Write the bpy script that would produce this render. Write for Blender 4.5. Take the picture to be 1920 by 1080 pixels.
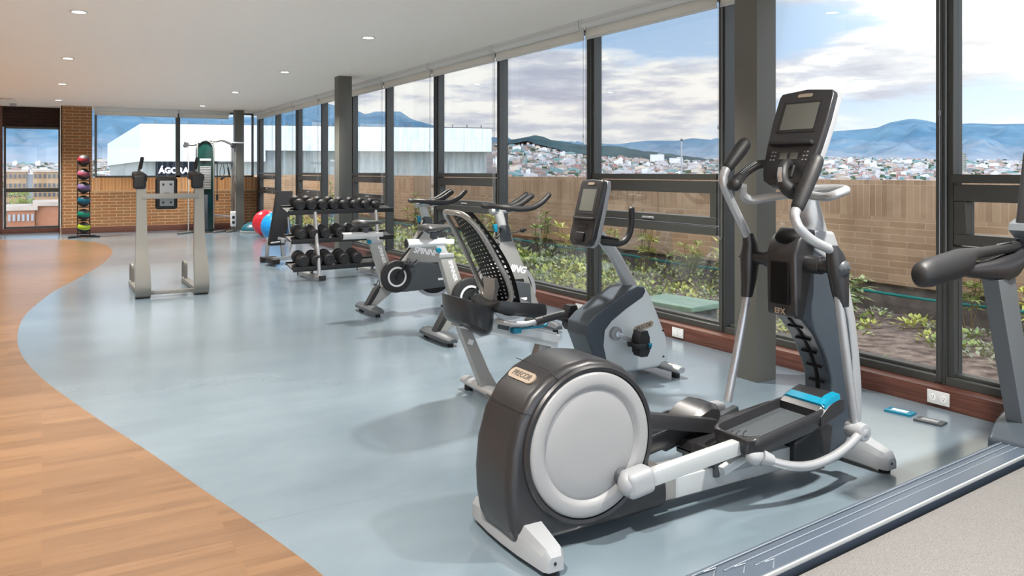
import bpy, bmesh, math, random
from mathutils import Vector, Matrix, noise
C = bpy.context.scene.collection
for o in list(bpy.data.objects): bpy.data.objects.remove(o)
PI = math.pi
def R(a): return math.radians(a)

# ---------------------------------------------------------------- camera
cam_d = bpy.data.cameras.new('camera'); cam = bpy.data.objects.new('camera', cam_d); C.objects.link(cam)
cam.location = (0, 0, 1.40)
cam.rotation_euler = (PI/2, 0, -math.atan(882/1500))
cam_d.sensor_width = 36; cam_d.lens = 36*1500/1920
cam_d.shift_y = -(540-322.5)/1920
cam_d.clip_start = .05; cam_d.clip_end = 6000
bpy.context.scene.camera = cam
# ---------------------------------------------------------------- exposure
vs = bpy.context.scene.view_settings
vs.view_transform = 'Standard'; vs.look = 'None'; vs.gamma = 1; vs.use_curve_mapping = False
vs.exposure = 0.42
# ---------------------------------------------------------------- colours and node helpers
def lin(c):
    c /= 255.0
    return c/12.92 if c <= .04045 else ((c+.055)/1.055)**2.4
def rgb(r, g, b): return (lin(r), lin(g), lin(b), 1)
class N:
    def __init__(s, tree): s.t = tree; s.n = tree.nodes; s.l = tree.links
    def add(s, typ, **kw):
        n = s.n.new(typ)
        for k, v in kw.items():
            if k.startswith('i_'): n.inputs[k[2:].replace('_', ' ')].default_value = v
            else: setattr(n, k, v)
        return n
    def link(s, a, b): s.l.new(a, b)
    def math(s, op, a, b=None, clamp=False):
        n = s.n.new('ShaderNodeMath'); n.operation = op; n.use_clamp = clamp
        for i, v in enumerate((a, b)):
            if v is None: continue
            if isinstance(v, (int, float)): n.inputs[i].default_value = v
            else: s.l.new(v, n.inputs[i])
        return n.outputs[0]
    def ramp(s, fac, stops, interp='LINEAR'):
        n = s.n.new('ShaderNodeValToRGB'); n.color_ramp.interpolation = interp
        e = n.color_ramp.elements
        while len(e) < len(stops): e.new(.5)
        for q, (p, c) in zip(e, stops): q.position = p; q.color = c
        s.l.new(fac, n.inputs[0]); return n.outputs[0]
    def mix(s, fac, a, b, typ='MIX'):
        n = s.n.new('ShaderNodeMix'); n.data_type = 'RGBA'; n.blend_type = typ
        for sock, v in ((n.inputs[0], fac), (n.inputs[6], a), (n.inputs[7], b)):
            if isinstance(v, (int, float)): sock.default_value = v
            elif isinstance(v, tuple): sock.default_value = v
            else: s.l.new(v, sock)
        return n.outputs[2]
    def noise(s, vec, scale, detail=4, rough=.55):
        n = s.n.new('ShaderNodeTexNoise'); n.inputs['Scale'].default_value = scale
        n.inputs['Detail'].default_value = detail; n.inputs['Roughness'].default_value = rough
        if vec is not None: s.l.new(vec, n.inputs['Vector'])
        return n.outputs['Fac']
    def mapping(s, vec, scale=(1,1,1), loc=(0,0,0), rot=(0,0,0)):
        n = s.n.new('ShaderNodeMapping'); n.inputs['Scale'].default_value = scale
        n.inputs['Location'].default_value = loc; n.inputs['Rotation'].default_value = rot
        s.l.new(vec, n.inputs['Vector']); return n.outputs[0]
# ---------------------------------------------------------------- sky
w = bpy.data.worlds.new('sky'); bpy.context.scene.world = w; w.use_nodes = True
nt = N(w.node_tree); w.node_tree.nodes.clear()
tc = nt.add('ShaderNodeTexCoord'); gen = tc.outputs['Generated']
sep = nt.add('ShaderNodeSeparateXYZ'); nt.link(gen, sep.inputs[0])
mp = nt.mapping(gen, scale=(1.6, 1.6, 6.5), loc=(3.1, .4, .2))
n1 = nt.noise(mp, 1.9, 9, .56)
mp2 = nt.mapping(gen, scale=(2.2, 2.2, 12), loc=(7, 2, 5))
n2 = nt.noise(mp2, 2.4, 8, .6)
cover = nt.ramp(n1, [(.42, (0,0,0,1)), (.51, (1,1,1,1))])
shade = nt.ramp(n2, [(.38, rgb(178,183,203)), (.47, rgb(204,209,222)), (.54, rgb(250,249,246)), (.62, rgb(255,255,252))])
zen = nt.ramp(nt.math('MAXIMUM', sep.outputs[2], 0.0), [(0, rgb(226,236,246)), (.10, rgb(176,206,238)), (.6, rgb(92,142,206))])
skyc = nt.mix(cover, zen, shade)
lowc = nt.ramp(sep.outputs[2], [(0.0, (1,1,1,1)), (.09, (0,0,0,1))])
skyc = nt.mix(nt.math('MULTIPLY', lowc, .55), skyc, rgb(238,240,243))
def dotdir(v):
    vm = nt.add('ShaderNodeVectorMath', operation='DOT_PRODUCT'); nt.link(gen, vm.inputs[0])
    vm.inputs[1].default_value = Vector(v).normalized(); return vm.outputs['Value']
# veiled sun to the right of the view, and extra sky brightness added behind the camera to fill the room
sunaz = R(64); sund = (math.sin(sunaz)*math.cos(R(17)), math.cos(sunaz)*math.cos(R(17)), math.sin(R(17)))
g1 = nt.math('POWER', nt.math('MAXIMUM', dotdir(sund), 0), 55)
g1c = nt.mix(g1, (0,0,0,1), (.75, .68, .42, 1))
skyc = nt.mix(1.0, skyc, g1c, 'ADD')
back = nt.math('MULTIPLY', nt.math('MAXIMUM', dotdir((-.55, -.70, .45)), 0), 1.0)
stg = nt.math('ADD', nt.math('MULTIPLY', back, 4.2), .92)
bg = nt.add('ShaderNodeBackground'); nt.link(skyc, bg.inputs[0]); nt.link(stg, bg.inputs[1])
wo = nt.add('ShaderNodeOutputWorld'); nt.link(bg.outputs[0], wo.inputs[0])
# ---------------------------------------------------------------- mild sun through thin cloud
sd = bpy.data.lights.new('sun', 'SUN'); sd.energy = 0.8; sd.angle = R(14); sd.color = (1, .93, .80)
so = bpy.data.objects.new('sun', sd); C.objects.link(so); so.rotation_euler = (R(46), 0, R(140)); so.location = (0,0,30)

# ---------------------------------------------------------------- materials
MATS = {}
def pm(name, col, rough=.5, metal=0.0, coat=0.0, spec=.5, bump=0, bscale=200, alpha=None):
    if name in MATS: return MATS[name]
    m = bpy.data.materials.new(name); m.use_nodes = True
    b = m.node_tree.nodes['Principled BSDF']
    b.inputs['Base Color'].default_value = col; b.inputs['Roughness'].default_value = rough
    b.inputs['Metallic'].default_value = metal; b.inputs['Coat Weight'].default_value = coat
    b.inputs['Specular IOR Level'].default_value = spec
    n = N(m.node_tree); t = n.add('ShaderNodeTexCoord')
    if bump:
        f = n.noise(t.outputs['Object'], bscale, 3)
        bn = n.add('ShaderNodeBump'); bn.inputs['Strength'].default_value = bump; bn.inputs['Distance'].default_value = .002
        n.link(f, bn.inputs['Height']); n.link(bn.outputs[0], b.inputs['Normal'])
    # faint wear in the gloss so that no surface is perfectly even
    f2 = n.noise(t.outputs['Object'], 9, 3)
    rr = n.math('ADD', n.math('MULTIPLY', f2, .10), max(rough-.05, .02)); n.link(rr, b.inputs['Roughness'])
    MATS[name] = m; return m
K = dict(
 dark = pm('dark_plastic', rgb(38,38,40), .36, spec=.55),
 darkm = pm('dark_matt', rgb(30,31,33), .6),
 blk = pm('black_rubber', rgb(20,20,22), .55, bump=.15),
 grip = pm('grip_foam', rgb(30,30,31), .5, bump=.3, bscale=400),
 silver = pm('silver_paint', rgb(176,178,180), .34, metal=.55),
 alu = pm('brushed_aluminium', rgb(186,190,190), .38, metal=.35),
 chrome = pm('chrome', rgb(225,228,230), .14, metal=1),
 taupe = pm('taupe_metallic_paint', rgb(150,148,144), .36, metal=.5),
 lgrey = pm('light_grey_plastic', rgb(146,149,152), .42),
 disc = pm('wheel_cover_grey', rgb(140,141,142), .40),
 white = pm('white_paint', rgb(208,210,210), .4),
 mid = pm('slate_grey_plastic', rgb(68,73,77), .42),
 slate = pm('slate_blue_plastic', rgb(58,66,74), .34),
 teal = pm('teal_plastic', rgb(0,116,144), .35),
 screen = pm('screen_glass', rgb(96,98,92), .12),
 badge = pm('badge_metal', rgb(188,172,154), .32, metal=.6),
 ink = pm('lettering_dark', rgb(92,84,78), .5),
 inkw = pm('lettering_white', rgb(232,234,236), .5),
 frame = pm('window_frame_charcoal', rgb(62,64,62), .40, spec=.5),
 ceil = pm('ceiling_plaster', rgb(242,240,237), .85),
 plaster = pm('wall_plaster', rgb(226,222,214), .85),
 red = pm('red_vinyl', rgb(222,46,62), .3),
 blue = pm('blue_vinyl', rgb(20,136,206), .3),
 col = pm('column_paint', rgb(92,92,86), .45),
 blindc = pm('blind_cassette', rgb(204,208,208), .5),
 cream = pm('blind_fabric', rgb(232,232,228), .8),
 towerp = pm('tower_paint', rgb(128,126,120), .4, metal=.3), rail = pm('treadmill_rail', rgb(70,80,92), .38), groove = pm('rail_groove_line', rgb(112,122,132), .4), post = pm('post_grey', rgb(98,103,107), .4), bar = pm('satin_steel', rgb(120,120,116), .3, metal=.4),
 teald = pm('dark_teal_shroud', rgb(8,40,36), .15),
)
def glassmat():
    m = bpy.data.materials.new('window_glass'); m.use_nodes = True; t = m.node_tree; t.nodes.clear(); n = N(t)
    fr = n.add('ShaderNodeFresnel'); fr.inputs[0].default_value = 1.5
    tr = n.add('ShaderNodeBsdfTransparent'); tr.inputs[0].default_value = (.985,.992,.99,1)
    gl = n.add('ShaderNodeBsdfGlossy'); gl.inputs['Roughness'].default_value = .01
    mx = n.add('ShaderNodeMixShader'); n.link(n.math('MULTIPLY', fr.outputs[0], .28), mx.inputs[0]); n.link(tr.outputs[0], mx.inputs[1]); n.link(gl.outputs[0], mx.inputs[2])
    o = n.add('ShaderNodeOutputMaterial'); n.link(mx.outputs[0], o.inputs[0]); return m
K['glass'] = glassmat()
def emis(name, col, s):
    m = bpy.data.materials.new(name); m.use_nodes = True; b = m.node_tree.nodes['Principled BSDF']
    b.inputs['Emission Color'].default_value = col; b.inputs['Emission Strength'].default_value = s; return m
def fabric():
    m = bpy.data.materials.new('blind_fabric_translucent'); m.use_nodes = True; t = m.node_tree; t.nodes.clear(); n = N(t)
    d = n.add('ShaderNodeBsdfDiffuse'); d.inputs[0].default_value = rgb(236,236,232); q = n.add('ShaderNodeBsdfTranslucent'); q.inputs[0].default_value = rgb(240,238,230)
    mx = n.add('ShaderNodeMixShader'); mx.inputs[0].default_value = .45; n.link(d.outputs[0], mx.inputs[1]); n.link(q.outputs[0], mx.inputs[2]); o = n.add('ShaderNodeOutputMaterial'); n.link(mx.outputs[0], o.inputs[0]); return m
K['cream'] = fabric()
K['void'] = pm('recess_shade', rgb(5,5,6), .6, spec=.2)  # near-black colour stands in for the shade inside the tower hollows
K['lamp'] = emis('lamp_lens', (1,.97,.92,1), 9)
def base(name, rough=.5, spec=.5):
    m = bpy.data.materials.new(name); m.use_nodes = True; b = m.node_tree.nodes['Principled BSDF']
    b.inputs['Roughness'].default_value = rough; b.inputs['Specular IOR Level'].default_value = spec
    return m, b, N(m.node_tree)
def woodfloor():
    m, b, n = base('wood_strip_floor', .36); b.inputs['Coat Weight'].default_value = .2; b.inputs['Coat Roughness'].default_value = .2
    g = n.add('ShaderNodeNewGeometry').outputs['Position']
    br = n.add('ShaderNodeTexBrick'); br.offset = .37; br.offset_frequency = 3
    for k, v in dict(Scale=1, ).items(): br.inputs[k].default_value = v
    br.inputs['Brick Width'].default_value = .62; br.inputs['Row Height'].default_value = .062; br.inputs['Mortar Size'].default_value = .0008
    br.inputs['Bias'].default_value = 0
    br.inputs['Color1'].default_value = rgb(136,104,74); br.inputs['Color2'].default_value = rgb(100,73,50); br.inputs['Mortar'].default_value = rgb(140,88,52)
    n.link(g, br.inputs['Vector'])
    f = n.noise(n.mapping(g, scale=(1.2, 26, 1)), 2.5, 5)
    c = n.ramp(f, [(.3, rgb(102,76,54)), (.7, rgb(137,106,76))])
    c2 = n.mix(.5, br.outputs['Color'], c)
    n.link(c2, b.inputs['Base Color']); n.link(n.math('ADD', n.math('MULTIPLY', f, .12), .24), b.inputs['Roughness']); return m
def vinyl():
    m, b, n = base('blue_grey_vinyl', .3, .9); b.inputs['Coat Weight'].default_value = .45; b.inputs['Coat Roughness'].default_value = .20
    g = n.add('ShaderNodeNewGeometry').outputs['Position']
    sp = n.add('ShaderNodeSeparateXYZ'); n.link(g, sp.inputs[0])
    f = n.noise(n.mapping(g, scale=(.8, 1.4, 1)), 1.3, 5)
    c = n.ramp(f, [(.3, rgb(101,116,126)), (.7, rgb(116,131,140))])
    # welded seams running across the room every 1.6 m
    s = n.math('ABSOLUTE', n.math('SUBTRACT', n.math('FRACT', n.math('DIVIDE', n.math('SUBTRACT', sp.outputs[1], 3.27-.8), 1.6)), .5))
    seam = n.math('LESS_THAN', s, .0016)
    c2 = n.mix(n.math('MULTIPLY', seam, .55), c, rgb(96,106,114))
    n.link(c2, b.inputs['Base Color'])
    f3 = n.noise(n.mapping(g, scale=(.5, 2.2, 1)), 1.2, 2)
    n.link(n.math('ADD', n.math('MULTIPLY', f3, .10), .17), b.inputs['Roughness']); return m
def brick(name, plane, bw, rh, c1, c2, mo, mort=.008, vertical=False, nz=.4):
    m, b, n = base(name, .85, .3)
    g = n.add('ShaderNodeNewGeometry').outputs['Position']
    sp = n.add('ShaderNodeSeparateXYZ'); n.link(g, sp.inputs[0])
    cb = n.add('ShaderNodeCombineXYZ'); h = sp.outputs[0 if plane == 'x' else 1]
    if plane == 'xy': h = n.math('ADD', sp.outputs[0], sp.outputs[1])
    if vertical: n.link(sp.outputs[2], cb.inputs[0]); n.link(h, cb.inputs[1])
    else: n.link(h, cb.inputs[0]); n.link(sp.outputs[2], cb.inputs[1])
    br = n.add('ShaderNodeTexBrick'); br.offset = .5 if not vertical else 0
    br.inputs['Scale'].default_value = 1
    br.inputs['Brick Width'].default_value = bw; br.inputs['Row Height'].default_value = rh; br.inputs['Mortar Size'].default_value = mort
    br.inputs['Mortar Smooth'].default_value = .3
    br.inputs['Color1'].default_value = c1; br.inputs['Color2'].default_value = c2; br.inputs['Mortar'].default_value = mo
    n.link(cb.outputs[0], br.inputs['Vector'])
    f = n.noise(g, 2.2, 5, .65)
    dirt = n.ramp(f, [(.3, (.72,.68,.64,1)), (.62, (1,1,1,1))])
    c = n.mix(nz, br.outputs['Color'], n.mix(1.0, br.outputs['Color'], dirt, 'MULTIPLY'))
    n.link(c, b.inputs['Base Color'])
    bp = n.add('ShaderNodeBump'); bp.inputs['Strength'].default_value = .5; bp.inputs['Distance'].default_value = .006; bp.invert = True
    n.link(br.outputs['Fac'], bp.inputs['Height']); n.link(bp.outputs[0], b.inputs['Normal']); return m
def noisy(name, c1, c2, scale, rough=.8, sc=(1,1,1), bump=0, lo=.35, hi=.65, spec=.4):
    m, b, n = base(name, rough, spec)
    g = n.add('ShaderNodeNewGeometry').outputs['Position']
    f = n.noise(n.mapping(g, scale=sc), scale, 6, .6)
    n.link(n.ramp(f, [(lo, c1), (hi, c2)]), b.inputs['Base Color'])
    if bump:
        bp = n.add('ShaderNodeBump'); bp.inputs['Strength'].default_value = bump; bp.inputs['Distance'].default_value = .03
        n.link(f, bp.inputs['Height']); n.link(bp.outputs[0], b.inputs['Normal'])
    return m
K['wood'] = woodfloor(); K['vinyl'] = vinyl()
K['skirt'] = noisy('walnut_skirting', rgb(76,46,38), rgb(106,68,56), 6, .42, (1, .5, 14))
K['brick_in'] = brick('tan_brick', 'x', .30, .072, rgb(136,104,74), rgb(142,98,62), rgb(186,154,120))
K['brick_inv'] = brick('tan_brick_upright', 'x', .32, .072, rgb(196,146,98), rgb(172,120,76), rgb(204,168,128), vertical=True)
K['pipe'] = pm('pipe_green', rgb(20,128,118), .45)
K['brick_pier'] = brick('tan_brick_pier', 'xy', .30, .072, rgb(186,130,80), rgb(150,98,56), rgb(196,158,118))
K['brick_out'] = brick('parapet_brick', 'y', .42, .072, rgb(196,164,132), rgb(174,142,110), rgb(206,180,152), .005, nz=.8)
K['brick_outv'] = brick('parapet_brick_upright', 'y', .42, .075, rgb(192,162,130), rgb(172,140,110), rgb(206,180,152), .004, vertical=True, nz=.9)
K['brick_outx'] = brick('parapet_brick_end', 'x', .42, .072, rgb(200,166,130), rgb(176,140,104), rgb(212,184,152), .006, nz=.7)
K['soil'] = noisy('garden_soil', rgb(84,66,56), rgb(158,138,120), 7, .95, bump=.8)
K['curb'] = noisy('damp_concrete', rgb(96,86,78), rgb(136,124,112), 5, .9)
K['darkbrick'] = brick('dark_brown_brick', 'x', .3, .072, rgb(52,36,32), rgb(40,28,26), rgb(60,44,38))

# ---------------------------------------------------------------- mesh builder
class B:
    def __init__(s): s.bm = bmesh.new()
    def _merge(s, tmp, bev=0, seg=2, ang=30):
        if bev:
            es = [e for e in tmp.edges if len(e.link_faces) == 2 and e.calc_face_angle(0) > R(ang)]
            bmesh.ops.bevel(tmp, geom=es, offset=bev, segments=seg, profile=.6, affect='EDGES', clamp_overlap=True)
        me = bpy.data.meshes.new('t'); tmp.to_mesh(me); tmp.free(); s.bm.from_mesh(me); bpy.data.meshes.remove(me); return s
    def box(s, c, d, rot=(0,0,0), bev=0, seg=2):
        t = bmesh.new(); bmesh.ops.create_cube(t, size=1)
        from mathutils import Euler
        M = Matrix.Translation(c) @ Euler(rot).to_matrix().to_4x4() @ Matrix.Diagonal((d[0], d[1], d[2], 1))
        bmesh.ops.transform(t, matrix=M, verts=t.verts); return s._merge(t, bev, seg)
    def bar(s, p0, p1, w, h, up=(0,0,1), bev=0, w1=None, h1=None):
        p0, p1 = Vector(p0), Vector(p1); d = (p1-p0).normalized(); up = Vector(up)
        sd = d.cross(up).normalized(); u = sd.cross(d)
        t = bmesh.new(); w1 = w1 or w; h1 = h1 or h; a = []; 
        for p, W, H in ((p0, w, h), (p1, w1, h1)):
            a.append([t.verts.new(p + sd*sx*W/2 + u*sz*H/2) for sx, sz in ((-1,-1),(1,-1),(1,1),(-1,1))])
        for i in range(4): t.faces.new((a[0][i], a[0][(i+1)%4], a[1][(i+1)%4], a[1][i]))
        t.faces.new(a[0][::-1]); t.faces.new(a[1]); bmesh.ops.recalc_face_normals(t, faces=t.faces)
        return s._merge(t, bev)
    def tube(s, pts, r, n=12, sm=0, closed=False, flat=1.0, up=None, cap=True, round_=False):
        P = [Vector(p) for p in pts]; rr = list(r) if isinstance(r, (list, tuple)) else [r]*len(P)
        if sm:
            Q, q = [], []
            L = len(P); rng = range(L if closed else L-1)
            for i in rng:
                p0 = P[(i-1) % L] if closed or i > 0 else P[0]*2-P[1]
                p1, p2 = P[i], P[(i+1) % L]
                p3 = P[(i+2) % L] if closed or i+2 < L else P[-1]*2-P[-2]
                for k in range(sm):
                    t = k/sm
                    Q.append(.5*((2*p1)+(p2-p0)*t+(2*p0-5*p1+4*p2-p3)*t*t+(3*p1-p0-3*p2+p3)*t**3)); q.append(rr[i]*(1-t)+rr[(i+1) % L]*t)
            if not closed: Q.append(P[-1]); q.append(rr[-1])
            P, rr = Q, q
        if round_ and not closed:
            for end in (0, 1):
                a, b = (P[0], P[1]) if end == 0 else (P[-1], P[-2]); d = (a-b).normalized(); r0 = rr[0] if end == 0 else rr[-1]
                ex = [(a+d*r0*math.sin(k*PI/8), r0*math.cos(k*PI/8)) for k in (1,2,3)]
                if end == 0: P = [e[0] for e in ex[::-1]]+P; rr = [e[1] for e in ex[::-1]]+rr
                else: P = P+[e[0] for e in ex]; rr = rr+[e[1] for e in ex]
        t = bmesh.new(); rings = []; nrm = None; L = len(P)
        for i in range(L):
            if closed: d = (P[(i+1) % L]-P[i-1]).normalized()
            else: d = (P[min(i+1, L-1)]-P[max(i-1, 0)]).normalized()
            if up is not None:
                nrm = Vector(up); nrm = (nrm-d*nrm.dot(d)).normalized()
            elif nrm is None:
                nrm = Vector((0,0,1)) if abs(d.z) < .9 else Vector((0,1,0)); nrm = (nrm-d*nrm.dot(d)).normalized()
            else: nrm = (nrm-d*nrm.dot(d)).normalized()
            bi = d.cross(nrm)
            rings.append([t.verts.new(P[i]+(nrm*math.cos(a)*flat+bi*math.sin(a))*rr[i]) for a in (2*PI*k/n for k in range(n))])
        for i in range(L if closed else L-1):
            A, Bq = rings[i], rings[(i+1) % L]
            for k in range(n): t.faces.new((A[k], A[(k+1)%n], Bq[(k+1)%n], Bq[k]))
        if not closed and cap: t.faces.new(rings[0][::-1]); t.faces.new(rings[-1])
        bmesh.ops.recalc_face_normals(t, faces=t.faces)
        return s._merge(t)
    def cyl(s, p0, p1, r0, r1=None, n=24, bev=0):
        P0, P1 = Vector(p0), Vector(p1)
        t = bmesh.new(); d = (P1-P0).normalized(); a = Vector((0,0,1)) if abs(d.z) < .9 else Vector((1,0,0)); a = (a-d*a.dot(d)).normalized(); b = d.cross(a)
        r1 = r0 if r1 is None else r1; ra = [t.verts.new(P0+(a*math.cos(k*2*PI/n)+b*math.sin(k*2*PI/n))*r0) for k in range(n)]; rb = [t.verts.new(P1+(a*math.cos(k*2*PI/n)+b*math.sin(k*2*PI/n))*r1) for k in range(n)]
        for k in range(n): t.faces.new((ra[k], ra[(k+1)%n], rb[(k+1)%n], rb[k]))
        t.faces.new(ra[::-1]); t.faces.new(rb); bmesh.ops.recalc_face_normals(t, faces=t.faces)
        return s._merge(t, bev, ang=50)
    def prism(s, poly, a0, a1, plane='xz', bev=0, seg=3, ang=30):
        t = bmesh.new()
        def P(p, a): return {'xz': (p[0], a, p[1]), 'yz': (a, p[0], p[1]), 'xy': (p[0], p[1], a)}[plane]
        A = [t.verts.new(P(p, a0)) for p in poly]; Bq = [t.verts.new(P(p, a1)) for p in poly]; n = len(poly)
        for k in range(n): t.faces.new((A[k], A[(k+1)%n], Bq[(k+1)%n], Bq[k]))
        t.faces.new(A[::-1]); t.faces.new(Bq); bmesh.ops.recalc_face_normals(t, faces=t.faces)
        return s._merge(t, bev, seg, ang)
    def lathe(s, prof, c=(0,0,0), axis=(0,0,1), n=40):
        ax = Vector(axis).normalized(); a = Vector((0,0,1)) if abs(ax.z) < .9 else Vector((1,0,0)); a = (a-ax*a.dot(ax)).normalized(); b = ax.cross(a); c = Vector(c)
        t = bmesh.new(); rings = []
        for r, h in prof:
            if r < 1e-6: rings.append([t.verts.new(c+ax*h)])
            else: rings.append([t.verts.new(c+ax*h+(a*math.cos(k*2*PI/n)+b*math.sin(k*2*PI/n))*r) for k in range(n)])
        for A, Q in zip(rings, rings[1:]):
            for k in range(n):
                f = [A[k % len(A)], A[(k+1) % len(A)], Q[(k+1) % len(Q)], Q[k % len(Q)]]; f = list(dict.fromkeys(f))
                if len(f) > 2: t.faces.new(f)
        bmesh.ops.recalc_face_normals(t, faces=t.faces); return s._merge(t)
    def ball(s, c, r, sc=(1,1,1), rot=(0,0,0), u=24, v=14):
        from mathutils import Euler
        t = bmesh.new(); bmesh.ops.create_uvsphere(t, u_segments=u, v_segments=v, radius=r)
        bmesh.ops.transform(t, matrix=Matrix.Translation(c) @ Euler(rot).to_matrix().to_4x4() @ Matrix.Diagonal((*sc, 1)), verts=t.verts); return s._merge(t)
    def loft(s, rings, cap=True):
        t = bmesh.new(); V = [[t.verts.new(p) for p in r] for r in rings]; n = len(V[0])
        for A, Q in zip(V, V[1:]):
            for k in range(n): t.faces.new((A[k], A[(k+1)%n], Q[(k+1)%n], Q[k]))
        if cap: t.faces.new(V[0][::-1]); t.faces.new(V[-1])
        bmesh.ops.recalc_face_normals(t, faces=t.faces); return s._merge(t)
    def quad(s, *ps):
        s.bm.faces.new([s.bm.verts.new(p) for p in ps]); return s
def tag(o, label=None, cat=None, group=None, kind=None):
    for k, v in (('label', label), ('category', cat), ('group', group), ('kind', kind)):
        if v: o[k] = v
    return o
def rootof(p):
    while p.parent: p = p.parent
    return p
def obj(name, b, m, parent=None, world=True, ang=38, **kw):
    """link builder b as ONE object; with world=True the shape was drawn in room coordinates"""
    me = bpy.data.meshes.new(name)
    if parent is not None and world:
        r = rootof(parent)
        M = Matrix.Translation(r.location) @ r.rotation_euler.to_matrix().to_4x4()
        bmesh.ops.transform(b.bm, matrix=M.inverted(), verts=b.bm.verts)
    b.bm.to_mesh(me); b.bm.free()
    for mm in (m if isinstance(m, list) else [m]): me.materials.append(mm)
    me.polygons.foreach_set('use_smooth', [True]*len(me.polygons)); me.set_sharp_from_angle(angle=R(ang))
    o = bpy.data.objects.new(name, me); C.objects.link(o)
    if parent is not None: o.parent = parent
    return tag(o, **kw)
def local(parent): pass
def thing(name, loc, rz=0, label=None, cat=None, group=None):
    o = bpy.data.objects.new(name, None); C.objects.link(o); o.location = loc; o.rotation_euler = (0,0,rz); o.empty_display_size = .1
    return tag(o, label, cat, group)
def struct(name, b, m, parent=None, **kw):
    o = obj(name, b, m, parent, **kw)
    if parent is None: o['kind'] = 'structure'
    return o
def kids(o): return [c for c in bpy.data.objects if c.parent is o]
def copy_tree(o, parent=None):
    c = o.copy(); C.objects.link(c); c.parent = parent
    for ch in kids(o): copy_tree(ch, c)
    return c
def text(name, s, size, m, parent, O, X, Y, ext=.0008, shear=0, bold=0, world=True, align='CENTER', **kw):
    cu = bpy.data.curves.new('t', 'FONT'); cu.body = s; cu.size = size; cu.extrude = ext; cu.shear = shear; cu.offset = bold; cu.align_x = align; cu.align_y = 'CENTER'; cu.resolution_u = 3
    to = bpy.data.objects.new('t', cu); C.objects.link(to); dg = bpy.context.evaluated_depsgraph_get()
    me = bpy.data.meshes.new_from_object(to.evaluated_get(dg)); b = B(); b.bm.from_mesh(me)
    bpy.data.objects.remove(to); bpy.data.curves.remove(cu); bpy.data.meshes.remove(me)
    X = Vector(X).normalized(); Y = Vector(Y); Y = (Y-X*Y.dot(X)).normalized(); Z = X.cross(Y)
    M = Matrix((( X.x, Y.x, Z.x, O[0]), (X.y, Y.y, Z.y, O[1]), (X.z, Y.z, Z.z, O[2]), (0,0,0,1)))
    bmesh.ops.transform(b.bm, matrix=M, verts=b.bm.verts)
    return obj(name, b, m, parent, world, **kw)
ORD = ['first','second','third','fourth','fifth','sixth','seventh','eighth','ninth','tenth','eleventh','twelfth']
def arc(cx, cz, r, a0, a1, n): return [(cx+r*math.cos(R(a0+(a1-a0)*k/n)), cz+r*math.sin(R(a0+(a1-a0)*k/n))) for k in range(n+1)]
# ================================================================= THE SETTING
YB = 20.7; ZC = 2.90; YF = -3.2; XL = -5.0
# floor: wood strip on the left, blue-grey vinyl on the right, meeting along a curve
CV = [(1.10,-3.2),(1.06,-.6),(1.0,1.2),(.93,2.1),(.843,2.72),(.78,3.034),(.693,3.414),(.622,3.698),(.515,4.155),(.409,4.588),(.252,5.2),(.034,6.14),(-.098,6.911),(-.165,7.6),(-.178,8.29),(-.157,8.903),(-.094,9.516),(.101,10.696),(.295,11.511),(.523,12.414),(.821,13.805),(1.02,15.1),(1.09,16.037),(1.075,17.0),(.969,17.735),(.753,18.357),(.401,19.0),(.0,19.35),(-1.2,19.9),(-3,20.2),(-5,20.3)]
def spl(P, k=6):
    out = []
    for i in range(len(P)-1):
        p0 = Vector((*P[max(i-1,0)],0)); p1 = Vector((*P[i],0)); p2 = Vector((*P[i+1],0)); p3 = Vector((*P[min(i+2,len(P)-1)],0))
        for j in range(k):
            t = j/k; q = .5*((2*p1)+(p2-p0)*t+(2*p0-5*p1+4*p2-p3)*t*t+(3*p1-p0-3*p2+p3)*t**3); out.append((q.x,q.y))
    return out+[P[-1]]
cv = spl(CV)
b = B(); b.prism(cv+[(-5,21.6),(4.85,21.6),(4.85,-3.2)], -.03, 0, 'xy'); fl = struct('floor', b, K['vinyl'])
b = B(); b.prism(cv+[(-5,-3.2)], -.03, 0, 'xy'); struct('floor', b, K['wood'])
b = B(); b.box((-.05,9.2,ZC+.15), (10.2,25.2,.3)); struct('ceiling', b, K['ceil'])
b = B(); b.box((XL-.1,9.2,1.45), (.2,24.8,2.9)); struct('wall_left', b, K['plaster'])
# unseen wall behind the camera, wide glazed openings added to let fill light in
b = B(); b.box((-.1,YF-.1,.2), (9.8,.2,.4)); b.box((-.1,YF-.1,2.8), (9.8,.2,.2))
for x in (-4.8,-2.4,0,2.4,4.7): b.box((x,YF-.1,1.45), (.3,.2,2.9))
struct('wall_front', b, K['plaster'])
# skirting ledge under the glazing
b = B(); b.box((4.70,8.75,.058), (.23,23.9,.116), bev=.004); struct('trim_1', b, K['skirt'])
b = B(); b.box((4.80,8.75,-.16), (.14,24,.30)); struct('wall_right', b, K['curb'])
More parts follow.
